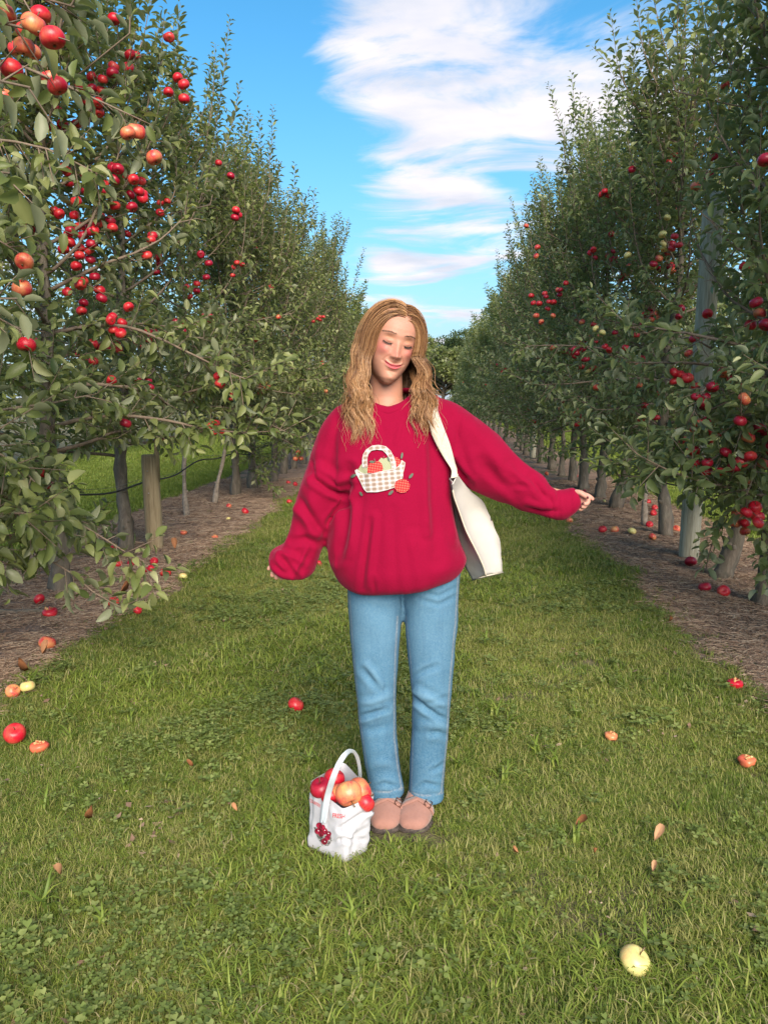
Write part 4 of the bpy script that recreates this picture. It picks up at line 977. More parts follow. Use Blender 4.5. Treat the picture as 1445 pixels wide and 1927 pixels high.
def check(name, c0, c1, c2, pu, pv, tilt):
    m, t, b = new_mat(name); u, v = attr(t, 'u'), attr(t, 'v')
    uu_ = mth(t, 'ADD', u, mth(t, 'MULTIPLY', v, tilt)); vv_ = mth(t, 'SUBTRACT', v, mth(t, 'MULTIPLY', u, tilt))
    s1 = mth(t, 'LESS_THAN', mth(t, 'FRACT', mth(t, 'DIVIDE', uu_, pu)), .42); s2 = mth(t, 'LESS_THAN', mth(t, 'FRACT', mth(t, 'DIVIDE', vv_, pv)), .42)
    c = mixc(t, s2, mixc(t, s1, c0, c1), mixc(t, s1, c1, c2)); setin(t, b, 'Base Color', mixc(t, mth(t, 'MULTIPLY', noise(t, 300, 2, .5, objco(t)), .3), c, c0)); b.inputs['Roughness'].default_value = .9; b.inputs['Specular IOR Level'].default_value = .1; return m
m_bask = check('basket_gingham', (.27, .195, .15), (.44, .39, .36), (.57, .57, .61), 11.8, 8.5, -.09)
m_rgin = check('red_gingham', (.34, .006, .018), (.42, .025, .03), (.70, .34, .22), 3.1, 3.1, -.1)
m_gcal = check('green_calico', (.27, .29, .16), (.34, .36, .22), (.42, .42, .31), 3.1, 2.7, .6)
m_white, t, b = new_mat('white_stitching'); setin(t, b, 'Base Color', ramp(t, noise(t, 900, 2, .5, objco(t)), [(.3, (.44, .39, .36)), (.7, (.62, .58, .56))])); b.inputs['Roughness'].default_value = .9
m_dleaf, t, b = new_mat('embroidered_leaf'); setin(t, b, 'Base Color', ramp(t, noise(t, 700, 2, .5, objco(t)), [(.3, (.035, .06, .045)), (.7, (.11, .14, .09))])); b.inputs['Roughness'].default_value = .7
def ell(cx, cy, rx, ry, rot=0, n=22):
    return [(cx+rx*math.cos(a)*math.cos(rot)-ry*math.sin(a)*math.sin(rot), cy+rx*math.cos(a)*math.sin(rot)+ry*math.sin(a)*math.cos(rot)) for a in np.arange(n)*2*PI/n]
def applep(cx, cy, r):
    return [(cx+r*math.cos(a)*(1.03), cy+r*math.sin(a)*.93-(-.16*r*math.exp(-((a-1.5*PI)/.35)**2))) for a in np.arange(26)*2*PI/26]
gr_l = Zc([(150, 640), (210, 555), (260, 540), (330, 575), (335, 735), (250, 735), (160, 700)]); gr_m = Zc([(540, 480), (590, 430), (640, 445), (700, 430), (770, 480), (800, 560), (800, 650), (620, 690), (560, 600)])
decal('applique_apple', gr_l, m_gcal, shirt, .0028, label='pale green calico apple at the left of the sewn basket'); decal('applique_apple', gr_m, m_gcal, shirt, .0028, label='pale green calico apple in the middle of the sewn basket')
decal('applique_apple', Zc([(330, 720), (335, 600), (380, 520), (470, 515), (540, 485), (600, 540), (625, 620), (620, 700), (500, 740)]), m_rgin, shirt, .0036, label='red gingham apple inside the sewn basket')
decal('applique_apple', Zc([(850, 620), (855, 410), (900, 420), (950, 460), (985, 520), (960, 600), (880, 640)]), m_rgin, shirt, .0030, label='red gingham apple behind the handle of the sewn basket')
bask = Zc([(95, 680), (130, 650), (180, 715), (260, 740), (400, 745), (620, 690), (800, 655), (900, 620), (970, 540), (985, 480), (1050, 530), (1035, 620), (1010, 720), (1005, 830), (930, 850), (860, 890), (850, 1000), (700, 1050), (520, 1090), (320, 1090), (270, 1040), (170, 860), (110, 750)])
decal('applique_basket', bask, m_bask, shirt, .0042, edge=m_white, edge_r=.0011, label='beige gingham basket sewn on the chest')
arc_o = [(235, 610), (230, 470), (250, 370), (300, 280), (420, 200), (550, 185), (680, 215), (770, 300), (830, 410), (865, 520), (880, 660)]; arc_i = [(800, 660), (790, 560), (750, 440), (690, 350), (620, 285), (500, 270), (400, 290), (340, 360), (320, 440), (325, 610)]
decal('applique_handle', Zc(arc_o+arc_i), m_bask, shirt, .0048, edge=m_white, edge_r=.0010, label='beige gingham handle of the sewn basket')
decal('applique_apple', [(660+(995+150*x_)/10.32, 820+(975+135*y_)/10.32) for x_, y_ in ell(0, 0, 1, 1)], m_rgin, shirt, .0050, label='red gingham apple in front of the basket at its right')
for (cx, cy, rx, ry, rot) in ((60, 785, 55, 26, -.5), (205, 1125, 50, 26, .9), (780, 1105, 62, 28, -.75), (1165, 780, 62, 26, -.9), (990, 390, 62, 22, -1.4), (415, 508, 52, 22, .05), (735, 455, 45, 20, 1.2)):
    decal('applique_leaf', [(660+x_/10.32, 820+y_/10.32) for x_, y_ in ell(cx, cy, rx, ry, rot, 14)], m_dleaf, shirt, .0055, .6)
for a, b_ in (((460, 450), (480, 520)), ((645, 400), (638, 450)), ((265, 510), (262, 560)), ((1000, 780), (1000, 880))):
    P3 = [cast(660+(a[0]+(b_[0]-a[0])*f)/10.32, 820+(a[1]+(b_[1]-a[1])*f)/10.32, off=.005) for f in (0, .5, 1)]; mb = MB(); mb.tube(np.array(P3), .0010, 5); link('applique_stalk', mb.mesh('applique_stalk', [M_TWIG]), shirt)

# ---- jeans
hip = loft(dense([(662, 1020, 862, 1010, .01, .10), (654, 1060, 868, 1046, .01, .115), (652, 1096, 866, 1080, .005, .118), (656, 1106, 862, 1094, 0, .09)], 3), 48)
jl = loft(dense([(657, 1070, 758, 1085, 0, .10), (653, 1100, 759, 1122, 0, .098), (657, 1160, 755, 1170, -.005, .09), (662, 1220, 749, 1225, -.01, .082), (668, 1275, 747, 1278, -.015, .072), (672, 1320, 746, 1322, -.015, .066), (674, 1350, 746, 1350, -.008, .064), (680, 1395, 748, 1395, .005, .062), (687, 1440, 752, 1440, .015, .063), (694, 1478, 758, 1472, .02, .067), (697, 1496, 760, 1488, .02, .069)]), 40)
jr = loft(dense([(757, 1085, 866, 1065, 0, .10), (759, 1122, 864, 1100, 0, .098), (762, 1170, 861, 1160, -.005, .09), (768, 1230, 856, 1225, -.01, .082), (773, 1290, 850, 1290, -.018, .071), (774, 1322, 847, 1322, -.018, .066), (773, 1370, 845, 1370, -.005, .064), (772, 1420, 841, 1420, .008, .063), (770, 1470, 836, 1468, .02, .067), (769, 1498, 834, 1499, .02, .070)]), 40)
V, Q, T = join([hip, jl, jr]); co, Q = remesh(V, [Q, T], .0055, 4)
D = [([(674, 1350), (700, 1344), (727, 1335)], -.009, 4.5), ([(683, 1262), (694, 1275), (710, 1292)], -.005, 5), ([(690, 1250), (705, 1268), (716, 1290)], .004, 5), ([(676, 1325), (700, 1322), (735, 1308)], .006, 6), ([(680, 1370), (700, 1375), (735, 1365)], -.003, 6), ([(703, 1484), (722, 1474), (748, 1480)], -.005, 4), ([(700, 1440), (720, 1436), (745, 1440)], .003, 7),
     ([(774, 1312), (800, 1332), (824, 1348), (842, 1356)], -.010, 4.5), ([(779, 1274), (800, 1262), (822, 1254)], -.005, 4.5), ([(782, 1300), (815, 1318), (842, 1330)], .007, 6), ([(800, 1322), (825, 1318), (843, 1312)], -.003, 4), ([(812, 1381), (825, 1378), (838, 1384)], -.004, 5), ([(790, 1366), (815, 1364), (838, 1370)], .004, 6), ([(812, 1450), (824, 1446), (836, 1438)], -.004, 4), ([(785, 1484), (800, 1474), (828, 1480)], -.005, 4),
     ([(794, 1114), (825, 1122), (856, 1106)], -.003, 3.5), ([(790, 1128), (825, 1138), (860, 1122)], -.0025, 4), ([(700, 1122), (730, 1128), (754, 1122)], -.003, 4), ([(756, 1125), (758, 1140)], -.004, 3),
     ([(697, 1488), (730, 1490), (759, 1481)], -.0030, 1.7), ([(769, 1489), (800, 1497), (833, 1491)], -.0030, 1.7)]
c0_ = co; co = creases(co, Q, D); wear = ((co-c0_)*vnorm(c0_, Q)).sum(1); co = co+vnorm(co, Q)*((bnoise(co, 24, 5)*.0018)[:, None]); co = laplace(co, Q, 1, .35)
px, py = proj_local(co)
e1 = np.minimum(seg_dist(px, py, [(748, 1160), (744, 1230), (742, 1300), (742, 1390), (748, 1440), (756, 1486)]), seg_dist(px, py, [(862, 1085), (857, 1170), (851, 1230), (845, 1300), (841, 1390), (837, 1430), (830, 1492)]))
e2 = np.minimum(seg_dist(px, py, [(656, 1100), (664, 1220), (675, 1340), (688, 1430), (700, 1494)]), seg_dist(px, py, [(764, 1160), (772, 1240), (777, 1320), (776, 1420), (773, 1494)]))
hemd = np.minimum(seg_dist(px, py, [(697, 1489), (730, 1491), (759, 1482)]), seg_dist(px, py, [(769, 1490), (800, 1498), (833, 1492)]))
below = ((py > 1491-(px-697)*.12) & (px < 763)) | ((py > 1493) & (px >= 763))
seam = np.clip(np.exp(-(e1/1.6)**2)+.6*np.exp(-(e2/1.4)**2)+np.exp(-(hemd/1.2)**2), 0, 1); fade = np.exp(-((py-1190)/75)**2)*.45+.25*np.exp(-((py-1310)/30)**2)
m_jean, t, b = new_mat('washed_denim'); p = objco(t); tw = noise(t, 1, 3, .7, scaled(t, p, (520, 520, 260), (0, .6, 0))); mo = noise(t, 7, 5, .65, p)
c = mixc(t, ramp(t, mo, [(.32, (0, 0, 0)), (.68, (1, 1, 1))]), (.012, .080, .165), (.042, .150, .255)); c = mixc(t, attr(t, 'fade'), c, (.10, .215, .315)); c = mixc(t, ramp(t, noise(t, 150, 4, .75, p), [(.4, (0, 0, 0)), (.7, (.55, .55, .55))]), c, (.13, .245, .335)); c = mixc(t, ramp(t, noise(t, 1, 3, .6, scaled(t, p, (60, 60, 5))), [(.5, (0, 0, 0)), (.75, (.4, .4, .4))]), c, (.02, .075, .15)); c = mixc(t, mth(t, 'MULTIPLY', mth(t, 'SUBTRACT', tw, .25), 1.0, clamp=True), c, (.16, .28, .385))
c = mixc(t, mth(t, 'MULTIPLY', attr(t, 'seam'), .85), c, mixc(t, noise(t, 150, 2, .5, p), (.01, .05, .12), (.45, .50, .52)))
setin(t, b, 'Base Color', c); b.inputs['Roughness'].default_value = .9; b.inputs['Specular IOR Level'].default_value = .15; bumpn(t, b, tw, .3, .0015)
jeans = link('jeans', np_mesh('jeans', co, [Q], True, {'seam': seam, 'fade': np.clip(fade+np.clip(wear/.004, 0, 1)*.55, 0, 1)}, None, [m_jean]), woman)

# ---- head, neck, hands, hidden body: one mesh
HC = Lp(737, 647, .0)
HR = (Matrix.Rotation(R(12.5), 3, 'Y') @ Matrix.Rotation(R(13), 3, 'Z') @ Matrix.Rotation(R(5), 3, 'X'))   # tilt, turn, nod
HRn = np.array(HR)
def H2L(P): return np.asarray(P)@HRn.T+HC
zk = [-.120, -.112, -.10, -.085, -.068, -.05, -.03, -.01, .01, .03, .05, .07, .088, .102, .111, .115]
wk = [.013, .025, .0375, .0485, .0575, .064, .0685, .070, .071, .072, .0715, .068, .060, .046, .028, .010]
fk = [-.062, -.077, -.084, -.083, -.084, -.086, -.086, -.084, -.087, -.090, -.088, -.080, -.066, -.045, -.020, 0]
bk = [-.01, .0, .008, .018, .035, .055, .075, .088, .096, .099, .097, .090, .078, .060, .040, .020]
rings = []
for z in np.linspace(-.12, .115, 60):
    wv, fy_, by_ = np.interp(z, zk, wk), np.interp(z, zk, fk), np.interp(z, zk, bk); a = np.arange(64)*2*PI/64; cx = np.cos(a); cy = np.sin(a)
    e = 2.25; X_ = np.sign(cx)*abs(cx)**(2/e)*wv; mid = .012; Y_ = np.where(cy < 0, -np.sign(fy_)*0+mid+(mid-fy_)*(-(abs(cy)**(2/e))), mid+(by_-mid)*abs(cy)**(2/e))
    rings.append(np.stack([X_, Y_, np.full(64, z)], -1))
hv, hq, ht = rings_mesh(rings); hv = H2L(hv)
nk0 = H2L([0, .028, -.055]); nb = Lp(727, 790, .03); nrings = []
for f in np.linspace(0, 1, 14):
    c = nk0*(1-f)+nb*f+np.array([0, .006*math.sin(f*PI), 0]); r_ = .050+.004*f+.035*max(0, f-.62)**1.3*3; a = np.arange(40)*2*PI/40
    nrings.append(c+np.stack([np.cos(a)*r_, np.sin(a)*r_*.98, .0*a], -1))
nv, nq, nt_ = rings_mesh(nrings)
V, Q, T = join([(hv, hq, ht), (nv, nq, nt_)]); hco, hQ = remesh(V, [Q, T], .0020, 6)
FO = np.array([.003, 0, .0125]); Lc = (hco-HC)@HRn; x_, y_, z_ = Lc.T; x_ = x_-FO[0]; z_ = z_-FO[2]
def g(x0, z0, sx, sz, both=True):
    r = np.exp(-((x_-x0)/sx)**2-((z_-z0)/sz)**2); return r+np.exp(-((x_+x0)/sx)**2-((z_-z0)/sz)**2) if both and x0 else r
fr = np.clip((-y_-.03)/.03, 0, 1)
zn = np.clip((.012-z_)/.055, 0, 1)
nose = np.where(z_ > -.044, (.003+.0195*zn**1.5)*np.clip((.022-z_)/.02, 0, 1), .0225*np.exp(-((np.abs(z_+.044))/.0100)**2.0)) * np.exp(-(np.abs(x_)/(.0082+.0028*zn))**2.0)
dy = nose+.0075*g(.0125, -.0440, .0060, .0065)+.0035*g(0, -.041, .0065, .0065, False)-.0025*g(.0068, -.0515, .0030, .0025)
dy += .0045*g(0, -.0575, .010, .006, False)-.0066*g(.031, .004, .015, .011)+.0070*g(.031, -.001, .0115, .0065)+.003*g(.030, .021, .017, .006)-.0025*g(.0, .004, .008, .008)
dy += .0095*g(.040, -.029, .016, .014)-.0018*g(.03, -.011, .014, .003)
nas = np.minimum(seg_dist(np.abs(x_), z_, [(.0185, -.042), (.0275, -.052), (.0345, -.063)]), 1); dy += -.0022*np.exp(-(nas/.0030)**2)
ml = -.0735+.0080*(x_/.026)**2; inm = np.clip((.0285-np.abs(x_))/.004, 0, 1)
dy += inm*(-.0042*np.exp(-((z_-ml)/.0015)**2)+.0042*np.exp(-((z_-ml-.0042)/.0032)**2)*(1-.25*np.exp(-(x_/.003)**2))+.0068*np.exp(-((z_-ml+.0056)/.0044)**2)*np.clip(1-(x_/.026)**2, 0, 1))
dy += -.0020*g(.0300, -.0650, .0035, .0035)-.0035*g(0, -.090, .014, .0035, False)+.0065*g(0, -.106, .014, .010, False)
hco = hco-(HRn[:, 1][None])*(dy*fr)[:, None]
hco = laplace(hco, hQ, 1, .3); Lc = (hco-HC)@HRn
skin = np.tile(np.array([.47, .235, .160]), (len(hco), 1))
def blend(c, w_):
    global skin
    w_ = np.clip(w_, 0, 1)[:, None]; skin = skin*(1-w_)+np.array(c)*w_
blend((.50, .125, .115), (.68*g(.043, -.026, .024, .021)+.35*g(0, -.036, .013, .012, False))*fr); blend((.50, .21, .16), .4*g(0, .05, .05, .03, False)*fr)
blend((.44, .20, .10), .6*g(.030, .008, .014, .0065)*fr); blend((.34, .13, .085), .45*np.exp(-(nas/.0020)**2)*fr)
lipm = inm*fr*(((z_-ml) < .0068-.10*np.abs(x_)) & ((z_-ml) > -.0105+.28*np.abs(x_))); blend((.50, .075, .10), lipm*.9); blend((.20, .03, .035), inm*fr*np.exp(-((z_-ml)/.0010)**2)*.85)
blend((.13, .05, .04), g(.0068, -.0535, .0026, .0016)*fr*.55)
bz = .0235-.10*np.abs(np.abs(x_)-.034)-1.2*(np.abs(x_)-.032)**2*4; brow = np.exp(-((z_-bz)/.0020)**2)*((np.abs(x_) > .012) & (np.abs(x_) < .051)); blend((.20, .10, .06), brow*fr*.60)
x_ = x_+FO[0]; z_ = z_+FO[2]
cap_ = ((y_ > .012) & (z_ > -.06)) | (z_ > .082-1.9*np.abs(x_-.012)*(x_ < .012)-3.0*np.abs(x_-.012)*(x_ >= .012)+.004) & (y_ > -.035) & (z_ > .03)
part_ = np.exp(-((x_-.012)/.0022)**2)*(z_ > .07); blend((.19, .11, .065), cap_*.95*(1-part_))
cs_ = laplace(np.repeat((cap_*(z_ > -.02)*1.0)[:, None], 3, 1), hQ, 12)[:, 0]; hco = hco+vnorm(hco, hQ)*(cs_*.0065)[:, None]
def hand(path_pts, palm_w, palm_t, fingers):
    parts = []
    P = np.array(path_pts); ax = nrm(P[-1]-P[0]); side = np.array([0, 0, 1.]); side = nrm(side-(side@ax)*ax); nm = np.cross(ax, side); rings = []
    for f in np.linspace(0, 1, 10):
        c = P[0]*(1-f)+P[-1]*f; w_ = palm_w*(.62+.38*math.sin(min(1, f*1.5)*PI/2))*(1-.25*max(0, f-.85)/.15); a = np.arange(20)*2*PI/20
        rings.append(c+np.cos(a)[:, None]*side*w_+np.sin(a)[:, None]*nm*palm_t*(1-.2*f))
    parts.append(rings_mesh(rings))
    for F_, r in fingers:
        mb = MB(); F_ = np.array(F_); t_ = np.linspace(0, len(F_)-1, 4*len(F_)); Fp = np.stack([np.interp(t_, np.arange(len(F_)), F_[:, i]) for i in range(3)], -1)
        for _ in range(2): Fp[1:-1] = .5*Fp[1:-1]+.25*(Fp[:-2]+Fp[2:])
        rr = np.linspace(r*1.08, r*.78, len(Fp)); rr[-1] *= .6; mb.tube(Fp, rr, 12, True); parts.append((np.vstack(mb.V), np.vstack(mb.Q), np.vstack(mb.T)))
    V, Q, T = join(parts); return remesh(V, [Q, T], .0016, 3)
yb = -.02
LL = lambda px, py, y=0: Lp(px, py, yb+y)
h1 = hand([LL(1068, 934), LL(1099, 938)], .024, .013, [([LL(1094, 930), LL(1104, 932, -.004), LL(1111, 936, -.006), LL(1116, 941, -.004)], .0078), ([LL(1097, 936, -.004), LL(1107, 942, -.012), LL(1104, 948, -.020), LL(1097, 948, -.022)], .0080),
    ([LL(1096, 942, -.002), LL(1103, 949, -.008), LL(1099, 954, -.016), LL(1092, 953, -.018)], .0075), ([LL(1091, 947, .004), LL(1097, 955, .0), LL(1093, 959, -.008), LL(1087, 957, -.010)], .0066), ([LL(1082, 926, -.012), LL(1091, 927, -.022), LL(1098, 932, -.026), LL(1106, 937, -.022)], .0085)])
yb = -.065
h2 = hand([LL(547, 1064), LL(519, 1074)], .023, .013, [([LL(521, 1068, -.004), LL(513, 1066, -.008), LL(507, 1068, -.010), LL(505, 1073, -.010)], .0078), ([LL(522, 1073), LL(515, 1076, -.006), LL(511, 1081, -.008), LL(515, 1085, -.008)], .0078), ([LL(527, 1078), LL(521, 1083, -.004), LL(519, 1087, -.006), LL(524, 1088, -.008)], .0073),
    ([LL(534, 1080), LL(530, 1086, -.002), LL(529, 1089, -.004), LL(534, 1088, -.008)], .0064), ([LL(537, 1062, -.012), LL(527, 1060, -.016), LL(519, 1062, -.018), LL(513, 1066, -.016)], .0085)])
bt = loft(dense([(705, 760, 762, 752, .03, .045), (668, 775, 808, 760, .03, .06), (655, 830, 815, 830, .02, .08), (668, 900, 820, 900, .02, .09), (675, 960, 820, 960, .02, .085), (668, 1040, 850, 1030, .02, .09), (668, 1090, 850, 1080, .01, .095), (690, 1110, 830, 1105, .01, .08)], 2), 32)
al = loft([(650, 790, 690, 840, .02, .04), (615, 870, 645, 895, .01, .036), (585, 950, 610, 968, -.02, .032), (560, 1010, 585, 1030, -.04, .028), (530, 1056, 542, 1080, -.063, .018), (522, 1060, 532, 1080, -.063, .018)], 20)
ar = loft([(800, 780, 800, 835, .02, .04), (860, 815, 855, 860, .01, .036), (930, 862, 925, 900, 0, .032), (1000, 905, 996, 940, -.01, .028), (1066, 924, 1064, 945, -.02, .018), (1076, 926, 1074, 946, -.02, .017)], 20)
ll = loft([(675, 1080, 745, 1090, .01, .07), (680, 1200, 735, 1205, 0, .06), (690, 1330, 735, 1330, -.01, .045), (700, 1400, 740, 1400, .02, .045), (712, 1490, 742, 1488, .035, .032), (714, 1520, 742, 1518, .035, .032)], 24)
lr = loft([(772, 1090, 850, 1080, .01, .07), (785, 1205, 842, 1200, 0, .06), (786, 1330, 834, 1330, -.01, .045), (786, 1400, 828, 1400, .02, .045), (786, 1490, 816, 1490, .035, .032), (786, 1522, 814, 1522, .035, .032)], 24)
V, Q, T = join([bt, al, ar, ll, lr]); bco, bQ = remesh(V, [Q, T], .009, 3)
def skc(c, n): return np.tile(np.array(c), (n, 1))
V, Q, _ = join([(hco, hQ), h1, h2, (bco, bQ)]); cols = np.vstack([skin, skc((.50, .26, .20), len(h1[0])), skc((.50, .26, .20), len(h2[0])), skc((.47, .235, .160), len(bco))])
m_skin, t, b = new_mat('skin'); c = attr(t, 'skin', 'Color'); sn = noise(t, 240, 3, .6, objco(t)); c = mixc(t, mth(t, 'MULTIPLY', sn, .16), c, (.45, .20, .14))
setin(t, b, 'Base Color', c); b.inputs['Roughness'].default_value = .52; b.inputs['Specular IOR Level'].default_value = .3; b.inputs['Subsurface Weight'].default_value = .12; b.inputs['Subsurface Radius'].default_value = (1, .3, .15); b.inputs['Subsurface Scale'].default_value = .006
bumpn(t, b, sn, .12, .001)
body = link('body', np_mesh('body', V, [Q], True, None, {'skin': cols}, [m_skin]), woman)
HB = BVHTree.FromPolygons([Vector(v) for v in hco], [tuple(q) for q in hQ])
def face_pt(x, z, off=.0006):
    o_ = H2L([x+FO[0], -.25, z+FO[2]]); d = HRn[:, 1]; h = HB.ray_cast(Vector(o_), Vector(d)); return np.array(h[0])-d*off if h[0] is not None else H2L([x, -.09, z])
m_lash, t, b = new_mat('lash'); setin(t, b, 'Base Color', ramp(t, noise(t, 100, 2, .5, objco(t)), [(.3, (.015, .01, .008)), (.7, (.04, .025, .02))])); b.inputs['Roughness'].default_value = .6
m_brow, t, b = new_mat('brow_hair'); setin(t, b, 'Base Color', ramp(t, attr(t, 'tint'), [(0, (.10, .055, .035)), (1, (.22, .13, .08))])); b.inputs['Roughness'].default_value = .6
rgf = np.random.default_rng(4)
for s in (-1, 1):
    mb = MB(); xs = np.linspace(-1, 1, 11); zc = lambda q: -.0065-.0042*(1-q*q)+.0015*q
    line = np.array([face_pt(s*(.0315+.0135*q), zc(q), .0003) for q in xs]); mb.tube(line, np.array([.0005]+[.0014]*9+[.0008]), 5)
    for q in np.linspace(-.85, 1, 26):
        p0 = face_pt(s*(.0315+.0135*q), zc(q), .0006); p1 = H2L((p0-HC)@HRn+np.array([s*(.0015+.0025*q), -.0045, -.0050-.001*rgf.random()])); mb.tube([p0, (p0+p1)/2-HRn[:, 2]*.0008, p1], [.0005, .0004, .00015], 3, False)
    link('eyelashes', mb.mesh('eyelashes', [m_lash]), woman)
    mb = MB()
    for _ in range(90):
        x = rgf.uniform(.012, .051); zz_ = .0235-.10*abs(x-.034)-4.8*(x-.032)**2+rgf.normal(0, .0013)*(1 if x < .035 else .6); p0 = face_pt(s*x, zz_, .0004); p1 = face_pt(s*(x+.0045), zz_+.0012-(x > .03)*.002, .0014); mb.tube([p0, p1], [.00028, .0001], 3, False, rgf.random())
    link('eyebrow', mb.mesh('eyebrow', [m_brow]), woman)
m_nail, t, b = new_mat('dark_nail_polish'); setin(t, b, 'Base Color', ramp(t, noise(t, 80, 2, .5, objco(t)), [(.3, (.06, .006, .012)), (.7, (.10, .01, .02))])); b.inputs['Roughness'].default_value = .15
for (px_, py_, y0_, ax, ay) in ((1115, 939.5, -.026, 5, 3.5), (1096, 947.5, -.049, 5, 0), (1092, 953, -.044, 4, 0), (1105, 936, -.050, 4, 3)):
    mb = MB(); a = Lp(px_-ax*.4, py_-ay*.4, y0_); b_ = Lp(px_+ax*.5, py_+ay*.5, y0_); mb.tube([a, (a+b_)/2, b_], [.002, .0042, .0022], 8); link('nail', mb.mesh('nail', [m_nail]), woman)

# ---- hair
m_hair, t, b = new_mat('hair'); hc = ramp(t, attr(t, 'tint'), [(0, (.08, .035, .016)), (.35, (.21, .098, .042)), (.7, (.43, .228, .098)), (1, (.66, .42, .22))])
setin(t, b, 'Base Color', hc); b.inputs['Roughness'].default_value = .38; b.inputs['Specular IOR Level'].default_value = .5; b.inputs['Anisotropic'].default_value = .4
AX = np.array([.0765, .0985, .118]); HO = np.array([0, .008, 0])
rh = np.random.default_rng(21)
def strand_path(s, phi, yr, off, zend, fx, wph, wamp, front):
    """guide: parting -> over the skull -> past the temple -> down"""
    p0 = np.array([.012+s*.003, yr, 0]); q = (p0-HO)/AX; q[2] = math.sqrt(max(.02, 1-q[0]**2-q[1]**2)); d0 = nrm(q)
    el0 = -.12; d1 = np.array([s*math.sin(phi)*math.cos(el0), -math.cos(phi)*math.cos(el0), math.sin(el0)]); m_az = min(phi+R(10), PI*.97); ev = R(40); mw = .55+.6*min(1, max(0, (phi-.87)/.5)); dm = nrm(np.array([s*math.sin(m_az)*math.cos(ev), -math.cos(m_az)*math.cos(ev), math.sin(ev)])); P = []
    for f in np.linspace(0, 1, 12):
        d = nrm((1-f)**2*d0+2*f*(1-f)*dm*mw+f*f*d1); lift = off*(.35+.65*math.sin(min(1, f*1.6)*PI/2)); P.append(H2L(HO+d*(AX+lift)))
    A = P[-1]; tang = nrm(P[-1]-P[-2]); n = 22; H_ = A[2]-zend
    for k in range(1, n+1):
        f = k/n; z = A[2]-H_*f; ease = f*f*(3-2*f); wv = wamp*(.25+.95*f)*math.sin((A[2]-z)*66+wph); wy = wamp*.8*(.25+.95*f)*math.cos((A[2]-z)*66+wph*1.7)
        bow = math.sin(min(1, f*1.7)*PI)*(.010 if s < 0 else .012)
        x = A[0]+(fx[0]-A[0])*ease+s*bow*1.25+wv; y = A[1]+(fx[1]-A[1])*min(1, ease*1.5)+wy; P.append(np.array([x, y, z]))
    return np.array(P)
hair_mb = MB(); locks = []
def add_lock(s, phi, yr, off, zend, fx, wamp, n, spread, front, base_t):
    wph = (1.0 if s < 0 else 3.2)+phi*1.5+rh.normal(0, .38); G = strand_path(s, phi, yr, off, zend, fx, wph, wamp, front); m = len(G)
    for _ in range(n):
        o_ = rh.normal(0, 1, 3)*spread; f = np.linspace(0, 1, m)[:, None]; prof = (.35+.9*np.sin(np.clip(f*1.25, 0, 1)*PI)**1.0)*(1-.35*f); loose = rh.normal(0, 1, 3)*.014*(rh.random() < .25)
        G2 = G+o_*prof*[1, .8, .0]+loose*f**2+np.stack([.0012*np.sin(np.linspace(0, rh.uniform(5, 11), m)+rh.uniform(0, 6)), .0012*np.cos(np.linspace(0, rh.uniform(5, 11), m)+rh.uniform(0, 6)), 0*f[:, 0]], -1)*f
        if s and phi < 1.9:
            for k in range(13, m):
                if G2[k][2] < 1.47:
                    fyv = front_y(G2[k][0], G2[k][2])
                    if fyv is not None and G2[k][1] > fyv-.004: G2[k][1] = fyv-.004-abs(o_[1])*.6-.004*rh.random()
        cut = int(m*rh.uniform(.86, 1.0)) if rh.random() < .7 else m
        r = np.linspace(1, 1, cut)*rh.uniform(.00045, .00085); r[-4:] *= np.array([.8, .6, .4, .15]); ti = np.clip(base_t+rh.normal(0, .13)+.30*np.linspace(-.3, .75, cut), 0, 1)
        hair_mb.tube(G2[:cut], r, 3, False, np.repeat(ti, 3))
for s in (-1, 1):
    for i in range(44):                                   # front and side locks, falling over the chest
        u = (i+.5)/44; phi = R(50+78*u)+rh.normal(0, .04); yr = -.066+.095*u+rh.normal(0, .004)
        if s < 0: cxl, cyl = Lp(rh.uniform(648, 703) if u < .7 else rh.uniform(655, 690), 800, -.10)[:2]; ze = Lp(0, rh.uniform(770, 838), -.10)[2]
        else: cxl, cyl = Lp(rh.uniform(776, 818) if u < .7 else rh.uniform(785, 812), 800, -.10)[:2]; ze = Lp(0, rh.uniform(768, 824), -.10)[2]
        add_lock(s, phi, yr, .006+.020*u*rh.uniform(.6, 1.1)+.006*rh.random(), ze, (cxl, -.085-.03*rh.random()), rh.uniform(.0065, .0115), 30, .0055, True, .20+.45*rh.random())
    for i in range(20):                                   # back locks
        u = (i+.5)/20; phi = R(125+52*u); yr = .02+.06*u; cxl = s*(.075*(1-u)+.01)+HC[0]-.015; ze = Lp(0, rh.uniform(770, 800), .05)[2]
        add_lock(s, phi, yr, .014+.012*rh.random(), ze, (cxl, .075+.02*rh.random()), .005, 22, .006, False, .18+.1*rh.random())
for _ in range(60):                                       # flyaways
    s = rh.choice([-1, 1]); u = rh.random(); x0 = Lp(rh.uniform(640, 700) if s < 0 else rh.uniform(780, 828), 800, -.1)[0]
    wph = rh.uniform(0, 6.28); G = strand_path(s, R(55+60*u), -.06+.1*u, rh.uniform(.018, .034), Lp(0, rh.uniform(780, 852), -.1)[2], (x0+rh.normal(0, .012), -.11-.02*rh.random()), wph, .008, True)
    for k in range(14, len(G)):
        fyv = front_y(G[k][0], G[k][2]) if G[k][2] < 1.47 else None
        if fyv is not None and G[k][1] > fyv-.006: G[k][1] = fyv-.006
    hair_mb.tube(G, np.linspace(.0006, .0003, len(G)), 3, False, .7)
link('hair', hair_mb.mesh('hair', [m_hair]), woman)

